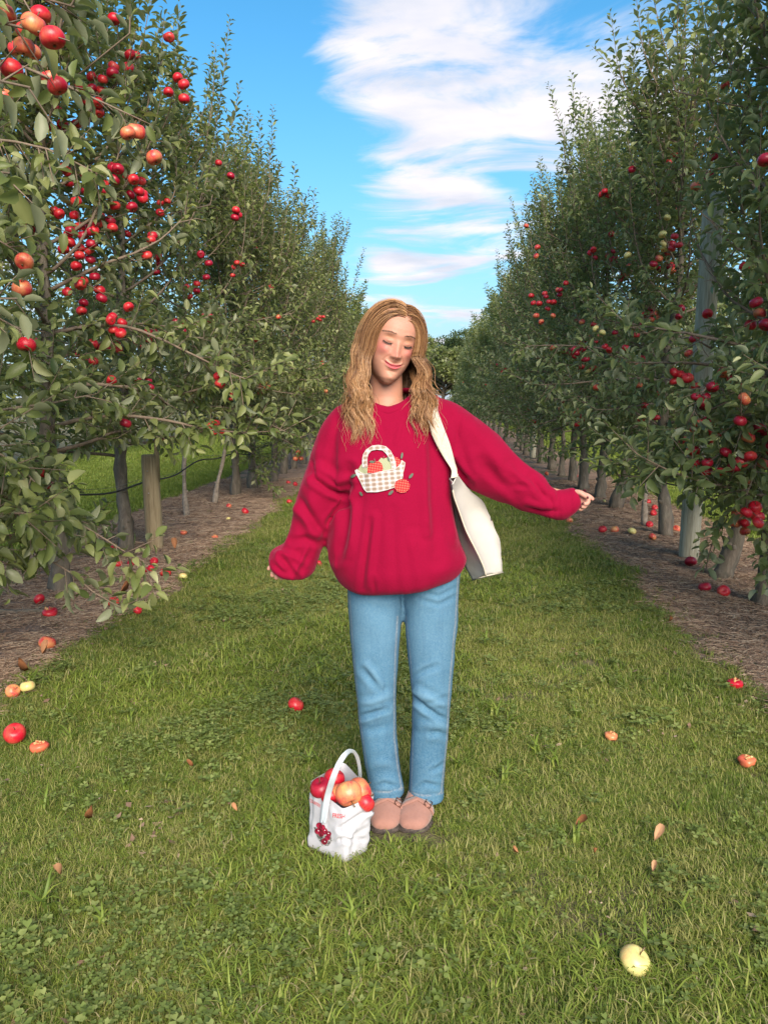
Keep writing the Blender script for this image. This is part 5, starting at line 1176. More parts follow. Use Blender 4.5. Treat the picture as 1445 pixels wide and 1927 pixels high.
# ---- clogs
m_suede, t, b = new_mat('pink_suede'); p = objco(t); c = mixc(t, noise(t, 30, 6, .7, p), (.235, .112, .085), (.40, .215, .172)); c = mixc(t, ramp(t, noise(t, 60, 3, .6, p), [(.55, (0, 0, 0)), (.8, (.5, .5, .5))]), c, (.18, .09, .07)); setin(t, b, 'Base Color', c); b.inputs['Roughness'].default_value = .97; b.inputs['Sheen Weight'].default_value = .3; b.inputs['Specular IOR Level'].default_value = .1; bumpn(t, b, noise(t, 500, 2, .5, p), .3, .001)
m_sole, t, b = new_mat('dark_sole'); setin(t, b, 'Base Color', ramp(t, noise(t, 120, 3, .6, objco(t)), [(.35, (.035, .028, .025)), (.65, (.09, .07, .06))])); b.inputs['Roughness'].default_value = .85
m_sock, t, b = new_mat('white_sock'); setin(t, b, 'Base Color', ramp(t, noise(t, 400, 2, .5, objco(t)), [(.3, (.55, .53, .52)), (.7, (.75, .73, .72))])); b.inputs['Roughness'].default_value = .95
m_buckle, t, b = new_mat('copper_buckle'); setin(t, b, 'Base Color', ramp(t, noise(t, 60, 2, .5, objco(t)), [(.3, (.22, .10, .07)), (.7, (.38, .19, .14))])); b.inputs['Metallic'].default_value = .8; b.inputs['Roughness'].default_value = .35
def clog(cx, rot, side, label):
    root = empty('clog', (cx, 0, 0)); root.parent = woman; root.rotation_euler = (0, 0, rot); root['label'] = label
    ys = np.array([-.137, -.133, -.122, -.10, -.075, -.05, -.02, .01, .04, .07, .10, .118, .124]); hw = np.array([.012, .028, .041, .0505, .0535, .053, .049, .044, .040, .039, .036, .026, .010])
    tp = np.array([.026, .036, .045, .054, .061, .070, .084, .098, .104, .098, .070, .05, .035]); sk = side*np.array([-.010, -.010, -.009, -.007, -.004, -.001, 0, 0, 0, 0, 0, 0, 0]); yy = np.linspace(-.137, .124, 46)
    def ring(y, f=1, lo=.014, top=None):
        w_ = np.interp(y, ys, hw)*f; h = np.interp(y, ys, tp) if top is None else top; s_ = np.interp(y, ys, sk); a = np.arange(28)*2*PI/28; cx_ = np.cos(a); sz = np.sin(a); e = 2.5 if y < -.03 else 2.1
        X = np.sign(cx_)*abs(cx_)**(2/e)*w_; zc = lo+(h-lo)*.30; Z_ = np.where(sz > 0, zc+(h-zc)*abs(sz)**(2/2.2), zc-(zc-lo)*abs(sz)**(2/5)); X = X*np.where(sz > 0, 1-.22*np.clip(sz, 0, 1)**2*(y > -.04), 1)
        return np.stack([X+s_, np.full(28, y), Z_], -1)
    u_ = rings_mesh([ring(y) for y in yy]); co, Q = remesh(u_[0], [u_[1], u_[2]], .004, 3); co = co+vnorm(co, Q)*((bnoise(co, 45, int(cx*100)+7)*.0008-.0022*np.exp(-((co[:, 1]+.035)/.004)**2)*(co[:, 2] > .06))[:, None])
    up_ = link('upper', np_mesh('upper', co, [Q], True, None, None, [m_suede]), root)
    so_ = rings_mesh([ring(y, 1.07, 0.0, .019) for y in yy]); link('sole', np_mesh('sole', so_[0], [so_[1], so_[2]], True, None, None, [m_sole]), root)
    # strap over the instep with its buckle on the outer side
    bv = BVHTree.FromPolygons([Vector(v) for v in co], [tuple(q) for q in Q])
    P0, P1 = [], []
    for a in np.linspace(-.15, PI+.15, 26):
        for lst, y in ((P0, -.052), (P1, -.030)):
            d = Vector((math.cos(a)*.9, 0, math.sin(a))).normalized(); yq = y-.016*abs(math.cos(a)); h = bv.ray_cast(Vector((0, yq, .04)), d); q = h[0] if h[0] is not None else Vector((math.cos(a)*.045, yq, .04)); lst.append(np.array(q+d*.0028))
    P0, P1 = np.array(P0), np.array(P1); Vv = np.vstack([P0, P1, P0*[1.05, 1, 1.0]+[0, 0, .001], P1*[1.05, 1, 1.0]+[0, 0, .001]]); n = len(P0); F = [(i, i+1, n+i+1, n+i) for i in range(n-1)]
    F += [(2*n+i, 3*n+i, 3*n+i+1, 2*n+i+1) for i in range(n-1)]+[(i, 2*n+i, 2*n+i+1, i+1) for i in range(n-1)]+[(n+i, n+i+1, 3*n+i+1, 3*n+i) for i in range(n-1)]
    st = link('strap', np_mesh('strap', Vv, [np.array(F)], True, None, None, [m_suede]), root)
    bi = 5 if side > 0 else n-6; c = (P0[bi]+P1[bi])/2; tn = nrm(P0[bi+1]-P0[bi-1]); yv = nrm(P1[bi]-P0[bi]); on = nrm(c-np.array([0, c[1], .03])); mb = MB(); K = [c+on*.004+tn*a*.011+yv*b_*.015 for a, b_ in ((-1, -1), (1, -1), (1, 1), (-1, 1), (-1, -1), (1, -1))]; mb.tube(K, .0017, 6); mb.tube([c+on*.005-tn*.011, c+on*.005+tn*.012], .0013, 5); link('buckle', mb.mesh('buckle', [m_buckle]), st)
    mb = MB(); mb.tube([(0, .055, .04), (0, .055, .10), (0, .045, .14)], [.036, .034, .034], 20); link('sock', mb.mesh('sock', [m_sock]), root)
clog(-.047, R(1), 1, 'pink suede clog half hidden behind the paper bag'); clog(.058, R(-7), 1, 'pink suede clog with its buckle showing'); 
# ------------------------------------------------------------------ tote bag on her shoulder
m_canvas, t, b = new_mat('cream_canvas'); p = objco(t); wv_ = noise(t, 1, 2, .6, scaled(t, p, (700, 700, 700))); c = mixc(t, noise(t, 14, 4, .6, p), (.44, .42, .38), (.54, .52, .485)); setin(t, b, 'Base Color', c); b.inputs['Roughness'].default_value = .9; b.inputs['Specular IOR Level'].default_value = .15; bumpn(t, b, wv_, .35, .0015)
m_piping, t, b = new_mat('cream_tape'); setin(t, b, 'Base Color', ramp(t, noise(t, 300, 2, .5, objco(t)), [(.3, (.50, .44, .34)), (.7, (.62, .56, .45))])); b.inputs['Roughness'].default_value = .9
tote = empty('tote_bag', P_O, P_TH); tag(tote, 'cream canvas tote bag hanging from her shoulder under the outstretched arm', 'bag')
lv = [((846, 902), (851, 912), (861, 893)), ((844, 921), (853, 932), (874, 910)), ((849, 955), (864, 962), (905, 944)), ((856, 990), (877, 1000), (929, 985)), ((865, 1030), (896, 1036), (941, 1020)), ((877, 1068), (910, 1066), (945, 1054)), ((888, 1092), (914, 1083), (946, 1077))]
rings, seamP = [], []
S_ = np.array([[*a, *b_, *c] for a, b_, c in lv], float); tt = np.linspace(0, len(lv)-1, 34)
S_ = np.stack([np.interp(tt, np.arange(len(lv)), S_[:, i]) for i in range(6)], -1)
for i in range(3): S_[1:-1] = .5*S_[1:-1]+.25*(S_[:-2]+S_[2:])
for i, r in enumerate(S_):
    f = i/33; l, s, q = Lp(r[0], r[1], -.10+.14*min(1, f*2)), Lp(r[2], r[3], -.135+.08*f), Lp(r[4], r[5], -.10+.13*min(1, f*2.6)); bkp = l+q-s+np.array([0, .005+.03*f, 0]); ring = []
    for (a, b_, bul) in ((l, s, .004), (s, q, .028*math.sin(f*PI)), (q, bkp, .006), (bkp, l, .006)):
        dn = nrm(np.cross(b_-a, [0, 0, 1.])); 
        for k in range(9): g_ = k/9; ring.append(a+(b_-a)*g_+dn*(-bul*4*g_*(1-g_)))
    seamP.append(s); rings.append(np.array(ring))
V, Q, T = rings_mesh(rings, True); T = T[T[:, 0] == T[:, 0].max()]           # bottom closed, mouth open
n_ = len(V); Nv = nrm(V-V.mean(0)); V = V+Nv*(.0050*bnoise(V, 22, 8)+.0018*bnoise(V, 55, 9))[:, None]*(np.clip((1.16-V[:, 2])/.05, 0, 1))[:, None]
V = creases(V, Q, [([(866, 1018), (882, 1024), (898, 1036)], -.007, 4), ([(905, 1012), (922, 1006), (938, 1002)], -.006, 5), ([(912, 1058), (926, 1050), (942, 1040)], -.006, 4), ([(884, 985), (900, 995), (915, 996)], -.006, 5), ([(872, 940), (890, 960), (908, 985)], -.005, 5), ([(895, 1040), (915, 1030), (935, 1028)], .006, 6), ([(868, 965), (885, 975), (900, 975)], .005, 5), ([(872, 1045), (882, 1052), (896, 1052)], -.006, 4)])
# inner lining set in from the outside
Vi = V.copy(); cen = np.array([r.mean(0) for r in rings]); idx = np.minimum(np.arange(n_)//36, 33); Vi = Vi+nrm(cen[idx]-Vi)*.004
o = link('bag_body', np_mesh('bag_body', np.vstack([V, Vi]), [np.vstack([Q, Q[:, ::-1]+n_]), np.vstack([T, T[:, ::-1]+n_])], True, None, None, [m_canvas]), tote)
TB = BVHTree.FromPolygons([Vector(v) for v in V], [tuple(q) for q in Q])
sp = np.array(seamP)+[0, -.002, 0]; mb = MB(); mb.tube(sp[3:], .0026, 6); link('seam', mb.mesh('seam', [m_piping]), tote)
mb = MB(); mb.tube([rings[-1][0], rings[-1][9]+[0, -.001, -.001], rings[-1][18]], .0022, 6); link('seam', mb.mesh('seam', [m_piping]), tote)
mb = MB(); mb.tube(np.vstack([rings[0], rings[0][:1]]), .0022, 5); link('hem', mb.mesh('hem', [m_canvas]), tote)
def ribbon(name, L_, R_, th, mat, parent, dens_=6):
    L_, R_ = np.array(L_), np.array(R_); n = len(L_); t_ = np.linspace(0, n-1, n*dens_)
    A = np.stack([np.interp(t_, np.arange(n), L_[:, i]) for i in range(3)], -1); B = np.stack([np.interp(t_, np.arange(n), R_[:, i]) for i in range(3)], -1)
    for _ in range(4): A[1:-1] = .5*A[1:-1]+.25*(A[:-2]+A[2:]); B[1:-1] = .5*B[1:-1]+.25*(B[:-2]+B[2:])
    nn = nrm(np.cross(np.gradient(A, axis=0), B-A)); k = len(A); M_ = [A+(B-A)*f+nn*th*.6*math.sin(f*PI) for f in (0, .25, .5, .75, 1)]; M2 = [m_-nn*th for m_ in M_[::-1]]
    rings = np.stack(M_+M2, 1); V, Q, T = rings_mesh(list(rings), True); return link(name, np_mesh(name, V, [Q, T], True, None, None, [mat]), parent)
def on_shirt(px, py, off): 
    q = cast(px, py, off=off); return q if q is not None else Lp(px, py, -.09)
for k, (dx, off) in enumerate(((0, .016), (3, .008))):
    Lf = [Lp(848, 900, -.125), on_shirt(844+dx, 884, off+.012), on_shirt(834+dx, 865, off), on_shirt(822+dx, 842, off), on_shirt(811+dx, 821, off), on_shirt(804+dx, 798, off), on_shirt(799+dx, 776, off), on_shirt(803+dx, 757, off)]
    Rf = [Lp(860, 898, -.118), on_shirt(856+dx, 876, off+.012), on_shirt(850+dx, 857, off), on_shirt(843+dx, 834, off), on_shirt(834+dx, 811, off), on_shirt(826+dx, 790, off), on_shirt(819+dx, 773, off), on_shirt(820+dx, 757, off)]
    zt = max(Lf[-1][2], Rf[-1][2])+.012
    Lf += [Lf[-1]*[1, 0, 0]+[0, 0, zt], Lf[-1]*[1, 0, 0]+[0, .075, zt-.03], Lp(840, 830, .13), Lp(850, 895, .08)]; Rf += [Rf[-1]*[1, 0, 0]+[0, 0, zt-.004], Rf[-1]*[1, 0, 0]+[0, .075, zt-.035], Lp(856, 830, .13), Lp(860, 893, .08)]
    ribbon('strap', Lf, Rf, .0022, m_piping if k == 0 else m_canvas, tote)
def cast_t(px, py, off=.002): return cast(px, py, TB, off)
m_prt, t, b = new_mat('red_print'); setin(t, b, 'Base Color', ramp(t, noise(t, 140, 3, .6, objco(t)), [(.42, (.50, .07, .07)), (.55, (.72, .55, .48))])); b.inputs['Roughness'].default_value = .9
m_blk, t, b = new_mat('black_print'); setin(t, b, 'Base Color', ramp(t, noise(t, 140, 3, .6, objco(t)), [(.4, (.02, .02, .02)), (.6, (.06, .06, .06))])); b.inputs['Roughness'].default_value = .9
decal('print', [(908, 941), (914, 944), (925, 966), (930, 984), (926, 982), (918, 962)], m_prt, tote, .0025, .7, castf=cast_t); decal('print', [(922, 972), (924.5, 972), (926, 980), (923.5, 980)], m_blk, tote, .0025, .5, castf=cast_t); decal('print', [(890, 922), (896, 926), (895, 930), (888, 925)], m_blk, tote, .0025, .6, castf=cast_t)

# ------------------------------------------------------------------ paper bag of apples
m_paper, t, b = new_mat('white_paper'); p = objco(t); c = mixc(t, noise(t, 9, 4, .6, p), (.42, .42, .46), (.52, .52, .55)); setin(t, b, 'Base Color', c); b.inputs['Roughness'].default_value = .42; b.inputs['Specular IOR Level'].default_value = .45; bumpn(t, b, noise(t, 28, 5, .6, p), .25, .006)
m_handle, t, b = new_mat('paper_handle'); setin(t, b, 'Base Color', ramp(t, noise(t, 50, 2, .5, objco(t)), [(.3, (.52, .58, .63)), (.7, (.58, .63, .68))])); b.inputs['Roughness'].default_value = .4
def atz(px, py, z):
    d = pix_dir(px, py); t_ = (CAM_H-z)/-d.z; return np.array([d.x*t_, d.y*t_, z])
pb = empty('paper_bag', (*ground(640, 1600), 0)); PBO = np.array(pb.location); tag(pb, 'white paper carrier bag full of apples standing on the grass by her feet', 'bag')
def at_w(px, py, yw):
    d = np.array(pix_dir(px, py)); t_ = yw/d[1]; return CP+d*t_
BL, BF, BR = atz(577, 1592, .012), atz(650, 1626, .010), atz(693, 1600, .012); BBk = BL+BR-BF+np.array([0, .01, 0])
TL, TF, TR, = at_w(583, 1471, BL[1]+.01), at_w(613, 1500, BF[1]+.035), at_w(706, 1496, BR[1]+.0); TM = at_w(646, 1523, BF[1]+.012); TBk = TL+TR-TM+np.array([0, .06, .0]); TBk[2] = TL[2]+.008
rings = []
for f in np.linspace(0, 1, 26):
    top = [TL, TF, TM, TR, TBk]; bot = [BL, BL*.45+BF*.55, BF, BR, BBk]; ring = []
    pts = [b_*(1-f)+a*f for a, b_ in zip(top, bot)]
    for i in range(5):
        a, b_ = pts[i], pts[(i+1) % 5]
        for k in range(12): ring.append(a+(b_-a)*k/12)
    ring = np.array(ring)
    for _ in range(1): ring = .5*ring+.25*(np.roll(ring, 1, 0)+np.roll(ring, -1, 0))
    rings.append(ring)
V, Q, T = rings_mesh(rings, True); T = T[T[:, 0] == T[:, 0].min()]
cen = V.mean(0); out = V-cen; out[:, 2] = 0; out = nrm(out); fz = np.clip((V[:, 2]-.01)/.05, 0, 1)*np.clip((TL[2]+.01-V[:, 2])/.03, .3, 1)
def fold(a, b_, amp, w_):                                  # crease lines pressed into the paper (photo pixels -> nearest surface)
    px_, py_, _z = project(V); r = seg_dist(px_, py_, [a, b_]); return amp*(np.exp(-(r/w_)**2)-.5*np.exp(-((r-2*w_)/w_)**2))*(V[:, 1] < cen[1]+.03)
disp = .0016*bnoise(V, 26, 3)+np.abs(.0022*bnoise(V, 40, 4))-.001
for f_ in (((700, 1520), (640, 1560), -.008, 4), ((690, 1548), (655, 1572), .007, 4), ((655, 1562), (695, 1592), -.006, 3.5), ((650, 1626), (662, 1560), .006, 4), ((662, 1560), (700, 1530), .005, 4), ((600, 1600), (640, 1580), -.005, 4), ((640, 1580), (688, 1580), -.005, 3.5), ((588, 1500), (582, 1570), -.004, 3), ((613, 1500), (608, 1560), .004, 3)): disp = disp+fold(*f_)
V = V+out*(disp*fz)[:, None]; n_ = len(V); Vi = V-out*.0015
pbm = link('bag_body', np_mesh('bag_body', np.vstack([V, Vi])-PBO, [np.vstack([Q, Q[:, ::-1]+n_]), T], True, None, None, [m_paper]), pb)
PB = BVHTree.FromPolygons([Vector(v) for v in V], [tuple(q) for q in Q])
def cast_p(px, py, off=.0015):
    d = Vector(pix_dir(px, py)).normalized(); h = PB.ray_cast(Vector(CP), d)
    if h[0] is None: return None
    n = h[1] if h[1].dot(d) < 0 else -h[1]; return np.array(h[0]+n*off*.4-d*off*.8)-PBO
hl = [(605, 1547), (609, 1515), (612, 1492), (620, 1465), (632, 1436), (643, 1419), (655, 1408), (668, 1411), (676, 1424), (680, 1444), (681, 1462)]
hr = [(616, 1547), (620, 1515), (624, 1492), (631, 1468), (641, 1442), (650, 1426), (658, 1417), (664, 1416), (670, 1428), (674, 1446), (674, 1463)]
yF, yB = cast_p(612, 1500)[1]+PBO[1]-.016, TBk[1]-.03; LfA, RtA = [], []
for i, (a, b_) in enumerate(zip(hl, hr)):
    f = max(0, (i-5)/5); yv = (BF[1]+(.012, .012, .012, -.022, -.03, -.03)[min(i, 5)])*(1-f)+yB*f
    if i < 2: LfA.append(cast_p(*a, off=.011)); RtA.append(cast_p(*b_, off=.011))
    else: LfA.append(at_w(*a, yv)-PBO); RtA.append(at_w(*b_, yv+.004)-PBO)
ribbon('handle', LfA, RtA, .0012, m_handle, pb, 5)
# lettering and the cherry picture printed on the paper
m_redink, t, b = new_mat('red_ink'); setin(t, b, 'Base Color', ramp(t, noise(t, 90, 2, .5, objco(t)), [(.3, (.50, .05, .06)), (.7, (.60, .09, .10))])); b.inputs['Roughness'].default_value = .5
def lettering(txt, x0, y0, x1, y1, hgt_, name='lettering'):
    cu = bpy.data.curves.new(name, 'FONT'); cu.body = txt; cu.size = 1; cu.resolution_u = 3; cu.offset = .012; ot = bpy.data.objects.new(name, cu); COL.objects.link(ot)
    me = bpy.data.meshes.new_from_object(ot.evaluated_get(bpy.context.evaluated_depsgraph_get())); bpy.data.objects.remove(ot)
    bm = bmesh.new(); bm.from_mesh(me); bmesh.ops.triangulate(bm, faces=bm.faces)
    bmesh.ops.subdivide_edges(bm, edges=[e for e in bm.edges if e.calc_length() > .3], cuts=2)
    bmesh.ops.triangulate(bm, faces=bm.faces); xs = [v.co.x for v in bm.verts]; a, b_ = min(xs), max(xs)
    for v in bm.verts:
        f = (v.co.x-a)/(b_-a); px_ = x0+(x1-x0)*f; py_ = y0+(y1-y0)*f-v.co.y*hgt_/.70; q = cast_p(px_, py_, .0022)
        v.co = Vector(q) if q is not None else Vector(cast_p(x0, y0, .002))
    bm.to_mesh(me); bm.free(); me.materials.clear(); me.materials.append(m_redink); return link(name, me, pb)
lettering('COUNTRY', 583.5, 1508.5, 603.5, 1520.5, 6.5); lettering('FRESH', 626.5, 1538, 649, 1540.5, 8)
m_cher, t, b = new_mat('cherry_print'); setin(t, b, 'Base Color', ramp(t, noise(t, 120, 3, .6, objco(t)), [(.35, (.10, .003, .015)), (.6, (.30, .01, .04)), (.75, (.5, .03, .08))])); b.inputs['Roughness'].default_value = .4
m_bk2, t, b = new_mat('dark_basket_print'); setin(t, b, 'Base Color', ramp(t, noise(t, 160, 4, .6, objco(t)), [(.42, (.03, .03, .03)), (.6, (.35, .35, .34))])); b.inputs['Roughness'].default_value = .5
m_wht2, t, b = new_mat('highlight_print'); setin(t, b, 'Base Color', ramp(t, noise(t, 160, 2, .6, objco(t)), [(.3, (.7, .6, .6)), (.7, (.8, .75, .75))])); b.inputs['Roughness'].default_value = .5
decal('printed_basket', [(591, 1556), (597, 1575), (606, 1590), (618, 1592), (625, 1580), (622, 1566), (610, 1560)], m_bk2, pb, .0022, .8, castf=cast_p)
for (cx, cy, r_) in ((601, 1553, 5.5), (607, 1557, 5.5), (598, 1564, 5.5), (611, 1564, 6), (605, 1569, 5.5), (619, 1569, 5), (617, 1576, 5), (611, 1583, 6), (604, 1560, 5)): decal('printed_cherry', ell(cx, cy, r_, r_, 0, 14), m_cher, pb, .0028, .7, castf=cast_p)
for (cx, cy) in ((612, 1562), (612, 1583), (600, 1563), (619, 1568)): decal('printed_cherry', ell(cx, cy, 1.1, 1.1, 0, 8), m_wht2, pb, .0036, .5, castf=cast_p)

def apple_thing(name, kind, px, py, z, s, rot, label, group=None, w=None, loc=None):
    loc = loc if loc is not None else w
    root = link(name, AP[kind]); root.location = loc; root.scale = (s, s, s); root.rotation_euler = rot; tag(root, label, 'apple', group); return root
GB = 'apples filling the paper bag'
yb_ = (BF[1]+BR[1])/2
for (px, py, yo, kind, s, rot, lab) in ((630, 1463, .075, 0, .066, (.3, .4, 1), 'deep red apple at the back of the paper bag, highest of them'), (604, 1481, .045, 1, .070, (.2, -.2, 0), 'dark pink apple with a stem at the left of the paper bag'), (678, 1487, .050, 4, .080, (1.2, .5, 2), 'red and orange apple at the right of the paper bag'),
        (657, 1494, .012, 2, .084, (2.2, .1, .5), 'large yellow and pink apple at the front of the paper bag'), (637, 1490, .035, 4, .068, (.5, .3, 3), 'orange apple in the middle of the paper bag behind the handle'), (688, 1508, .025, 0, .062, (.4, .9, 1), 'red apple low at the right rim of the paper bag'), (622, 1497, .022, 0, .058, (.1, .9, 2), 'red apple low behind the handle strap of the paper bag')):
    apple_thing('apple', kind, 0, 0, 0, s, rot, lab, GB, w=at_w(px, py, yb_+yo))

# ------------------------------------------------------------------ fallen apples, leaves, sticks
GF = 'apples fallen on the ground'
def fallen(px, py, kind, dpx, rot, label, sink=.0):
    z = .03; x, y = ground(px, py, z); d = math.hypot(x, y); s = dpx/1450*math.hypot(d, CAM_H)*1.02; gz = float(hgt(x, y)); zc = gz+s*.44-sink+(.006 if (x < XL or x > XR) else .012)
    x, y = ground(px, py, zc); apple_thing('apple', kind, 0, 0, 0, s, rot, label, GF, w=(x, y, zc))
rf = lambda: (rgf.uniform(-1, 1), rgf.uniform(-1, 1), rgf.uniform(0, 6))
for a in [(90, 1209, 4, 28, (-.35, .25, 0), 'red and orange apple lying stem up on the bare soil at left'), (52, 1291, 3, 24, rf(), 'yellow apple on the soil at the left edge, right of a pinkish one'), (25, 1300, 2, 24, rf(), 'pinkish apple on the soil at the left edge, left of a yellow one'),
          (29, 1379, 0, 34, rf(), 'red apple half sunk in the grass at the left edge'), (557, 1325, 0, 29, rf(), 'red and white streaked apple in the grass left of the jeans'), (1195, 1806, 3, 48, (.5, .2, 1), 'pale yellow apple in the near grass at lower right', .012),
          (74, 1127, 0, 18, rf(), 'red apple on the soil under the left edge boughs'), (312, 1077, 0, 20, rf(), 'bright red apple nearest the grass edge on the left strip'), (345, 1084, 3, 15, rf(), 'small tan windfall at the left grass edge'), (212, 1034, 0, 16, rf(), 'red apple left of the second left trunk base'),
          (202, 1048, 0, 14, rf(), 'small red apple in the cluster left of the wooden post'), (222, 1060, 0, 16, rf(), 'red apple lowest in the cluster under the hanging leaves'), (247, 1060, 1, 14, rf(), 'crimson apple in front of the second left trunk'), (290, 1056, 0, 15, rf(), 'red apple in front of the short wooden post'),
          (286, 1070, 0, 15, rf(), 'red apple just below the one in front of the short post'), (275, 1072, 1, 13, rf(), 'crimson apple among the leaf tips before the short post'), (214, 1132, 0, 20, rf(), 'red apple near the grass edge below the hanging twig'), (260, 1148, 0, 15, rf(), 'red apple right at the left grass edge, half hidden in it'),
          (104, 1076, 4, 15, rf(), 'reddish-orange apple behind the first left trunk'), (115, 1100, 4, 15, rf(), 'orange-red apple left of the first trunk base'), (462, 962, 0, 14, rf(), 'red apple on the soil right of the crooked stem'), (431, 952, 4, 10, rf(), 'small reddish apple by the crooked stem'), (430, 976, 3, 8, rf(), 'tiny yellow apple below the crooked stem'),
          (545, 944, 0, 11, rf(), 'red apple at the grass edge beside the raised sleeve'), (543, 908, 0, 9, rf(), 'small far red apple left of the sleeve'), (556, 911, 0, 9, rf(), 'small far red apple touching the sleeve outline'), (601, 1060, 0, 12, rf(), 'pink apple in the grass between sleeve and jacket hem'), (443, 921, 3, 7, rf(), 'tiny yellow far apple under the left trunks'),
          (1133, 996, 0, 15, rf(), 'red apple leftmost of a row of three on the right strip'), (1156, 996, 2, 15, rf(), 'yellow and red apple in the middle of a row of three'), (1189, 999, 3, 15, rf(), 'pale yellow apple rightmost of a row of three'), (1227, 1010, 4, 14, rf(), 'orange-red apple in front of the knobbly trunk'), (1221, 987, 0, 13, rf(), 'red apple right of the thin young stem'),
          (1218, 944, 0, 11, rf(), 'far red apple behind the thin young stem, topmost'), (1231, 955, 0, 11, rf(), 'far red apple, second of three behind the young stem'), (1229, 965, 0, 12, rf(), 'far red apple, lowest of three behind the young stem'), (1272, 995, 4, 14, rf(), 'red apple between knobbly trunk and tall post'), (1299, 1056, 1, 20, rf(), 'crimson apple at the foot of the tall post'),
          (1325, 1104, 1, 21, rf(), 'crimson apple left of a pair below the dark stump'), (1361, 1112, 0, 21, rf(), 'red apple right of a pair below the dark stump'), (1388, 1015, 3, 14, rf(), 'pale green apple in the grass behind the right trunks'), (1028, 891, 4, 8, rf(), 'small far apple above the sleeve cuff'), (1083, 895, 0, 9, rf(), 'far red apple above the outstretched hand'),
          (1098, 925, 1, 9, rf(), 'dark red apple just above the outstretched hand'), (1137, 943, 3, 7, rf(), 'tiny yellow apple by the dark leaning trunk'), (1071, 979, 2, 12, rf(), 'partly eaten pale apple under the sleeve cuff at the grass edge'), (1012, 966, 4, 9, rf(), 'small orange apple just under the sleeve')]:
    fallen(*a)
# rotten and half eaten apples: flesh showing
def rotten(px, py, dpx, label, kind=0):
    x, y = ground(px, py, .02); s = dpx/1450*math.hypot(math.hypot(x, y), CAM_H); root = empty('rotten_apple', (x, y, float(hgt(x, y))+.012), rgf.uniform(0, 6)); tag(root, label, 'apple', GF)
    me = AP[kind]; V = np.empty(len(me.vertices)*3); me.vertices.foreach_get('co', V); V = V.reshape(-1, 3)
    V = V*s; V[:, 2] = np.where(V[:, 2] > .1*s, .1*s+(V[:, 2]-.1*s)*.55, V[:, 2])*.85; nb_ = bnoise(V/s, 7, int(px)); V = V*(1+.10*nb_[:, None]); V[:, 2] += s*.3
    F = np.array([tuple(p_.vertices) for p_ in me.polygons if len(p_.vertices) == 4]); o = link('peel', np_mesh('peel', V, [F], True, {'tint': np.full(len(V), .2)}, None, [M_AP[kind]]), root)
    mb = MB()
    for _ in range(9): a = rgf.uniform(0, 6.28); r = s*rgf.uniform(0, .24)+s*.06; c0 = np.array([r*math.cos(a), r*math.sin(a), s*rgf.uniform(.42, .50)]); mb.tube([c0-[0, 0, s*.12], c0, c0+rgf.normal(0, s*.08, 3)], [s*.12, s*.10, s*.03], 6, True, .5, .15, rgf)
    link('flesh', mb.mesh('flesh', [M_FLESH]), root)
for a in [(95, 1161, 26, 'split open red apple with its flesh torn, on the left soil', 0), (1149, 1384, 22, 'browning half eaten apple in the grass right of the jeans', 2), (1404, 1427, 28, 'rotten orange-brown apple in the grass at the right edge', 4), (75, 1411, 30, 'crumbled orange apple remains in the grass at left', 4), (1382, 1294, 26, 'flattened red apple where grass meets soil at the right edge', 0),
          (346, 1004, 13, 'small crushed orange apple right of the short post', 4), (405, 1012, 12, 'small crushed orange apple lying alone between post and grass edge', 4), (493, 1075-25, 1, '', 0)]:
    if a[3]: rotten(*a)
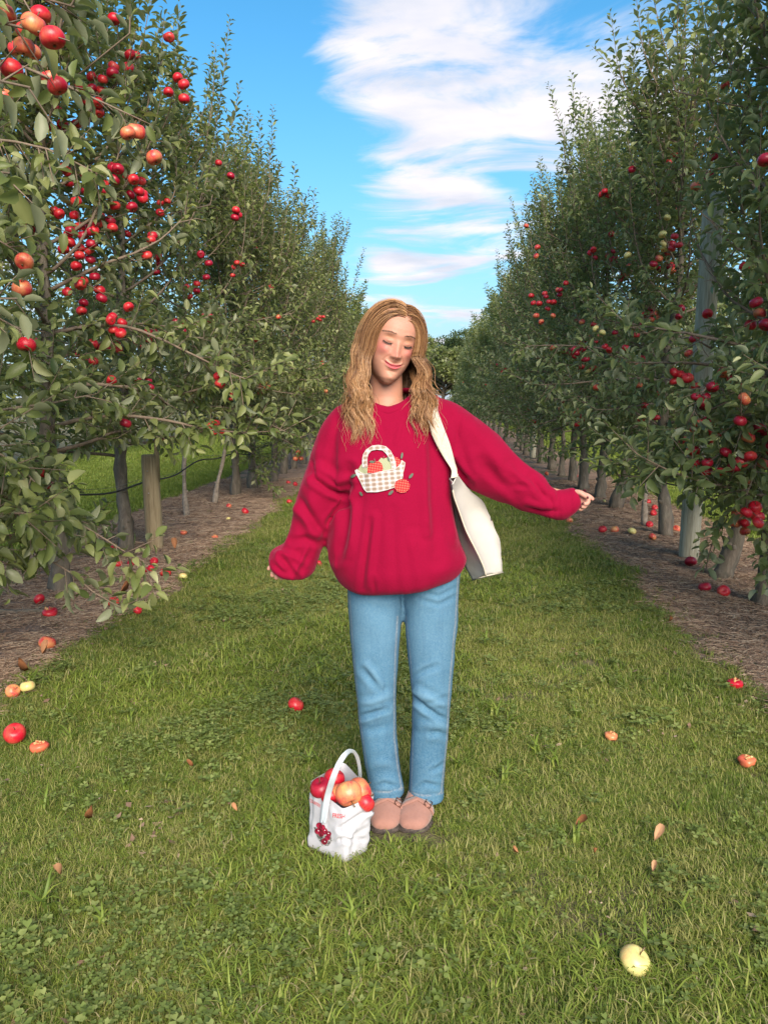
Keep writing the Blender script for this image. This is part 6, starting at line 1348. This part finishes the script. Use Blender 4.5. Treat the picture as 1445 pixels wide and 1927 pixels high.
# dead leaves on the grass
GL = 'dead leaves on the grass'
def dead_leaf(px, py, dpx, label, ti=.5):
    x, y = ground(px, py, .04); s = dpx/1450*math.hypot(math.hypot(x, y), CAM_H)*1.15; a = rgf.uniform(0, 6.28); D_ = np.array([[math.cos(a), math.sin(a), .25]]); Nn = np.array([[rgf.normal(0, .3), -.35+rgf.normal(0, .2), 1]])
    me = leaves_mesh('dead_leaf', [np.zeros((1, 3)), D_, Nn, np.array([s]), np.array([-1.2]), np.array([2.6]), np.array([ti])], 0, M_DRY); o = link('dead_leaf', me); o.location = (x, y, float(hgt(x, y))+.045); tag(o, label, 'leaf', GL)
for a in [(162, 1547, 26, 'curled orange-brown dead leaf in the grass at left', .4), (118, 1652, 24, 'pinkish brown dead leaf low at left', .75), (447, 1535, 14, 'small tan dead leaf left of the paper bag', .7), (1082, 1552, 26, 'brown dead leaf in the grass right of the clogs', .35), (1231, 1580, 26, 'pale pinkish dead leaf at right', .95), (1228, 1640, 16, 'small pale dead leaf below another at right', .9), (975, 1605, 16, 'small tan dead leaf before the clogs at right', .6),
          (365, 1447, 14, 'small dark dead leaf in the left grass', .2), (1117, 1600, 12, 'tiny brown dead leaf at right', .4), (80, 1235, 22, 'brown leaf lying on the left soil below the big apple', .7), (55, 1262, 26, 'orange-brown leaf scrap on the left soil', .45), (228, 1114, 22, 'rust coloured leaf on the soil under the hanging twig', .3), (330, 1034, 20, 'pale rust leaf right of the short post foot', .6), (1260, 1170, 12, 'small orange leaf scrap on the right soil', .3)]:
    dead_leaf(*a)
for (px, py, L_, ang, r_, lab) in ((50, 1157, .42, .05, .016, 'thick grey broken branch lying on the soil at the left edge'), (60, 1200, .45, -.12, .005, 'thin dark twig lying left of the big fallen apple'), (255, 1146-10, .25, .4, .004, 'thin twig on the soil near the left grass edge'), (1330, 1050, .2, 2.2, .006, 'short dead twig beside the dark stump')):
    x, y = ground(px, py); rt = empty('fallen_branch', (x, y, .0)); tag(rt, lab, 'branch'); mb = MB(); k = np.linspace(-.5, .5, 9); P = np.stack([k*L_*math.cos(ang), k*L_*math.sin(ang), r_+.008+.006*np.sin(k*9)], -1)+rgf.normal(0, L_*.012, (9, 3))*[1, 1, .3]
    mb.tube(P, r_*np.linspace(1.1, .6, 9), 8, True, .5, .12, rgf); link('stem', mb.mesh('stem', [M_BARK]), rt); mb = MB(); mb.tube([P[5], P[5]+[.04, .05, .02], P[5]+[.07, .10, .01]], [r_*.5, r_*.4, r_*.15], 5, True); link('side_twig', mb.mesh('side_twig', [M_BARK]), rt)
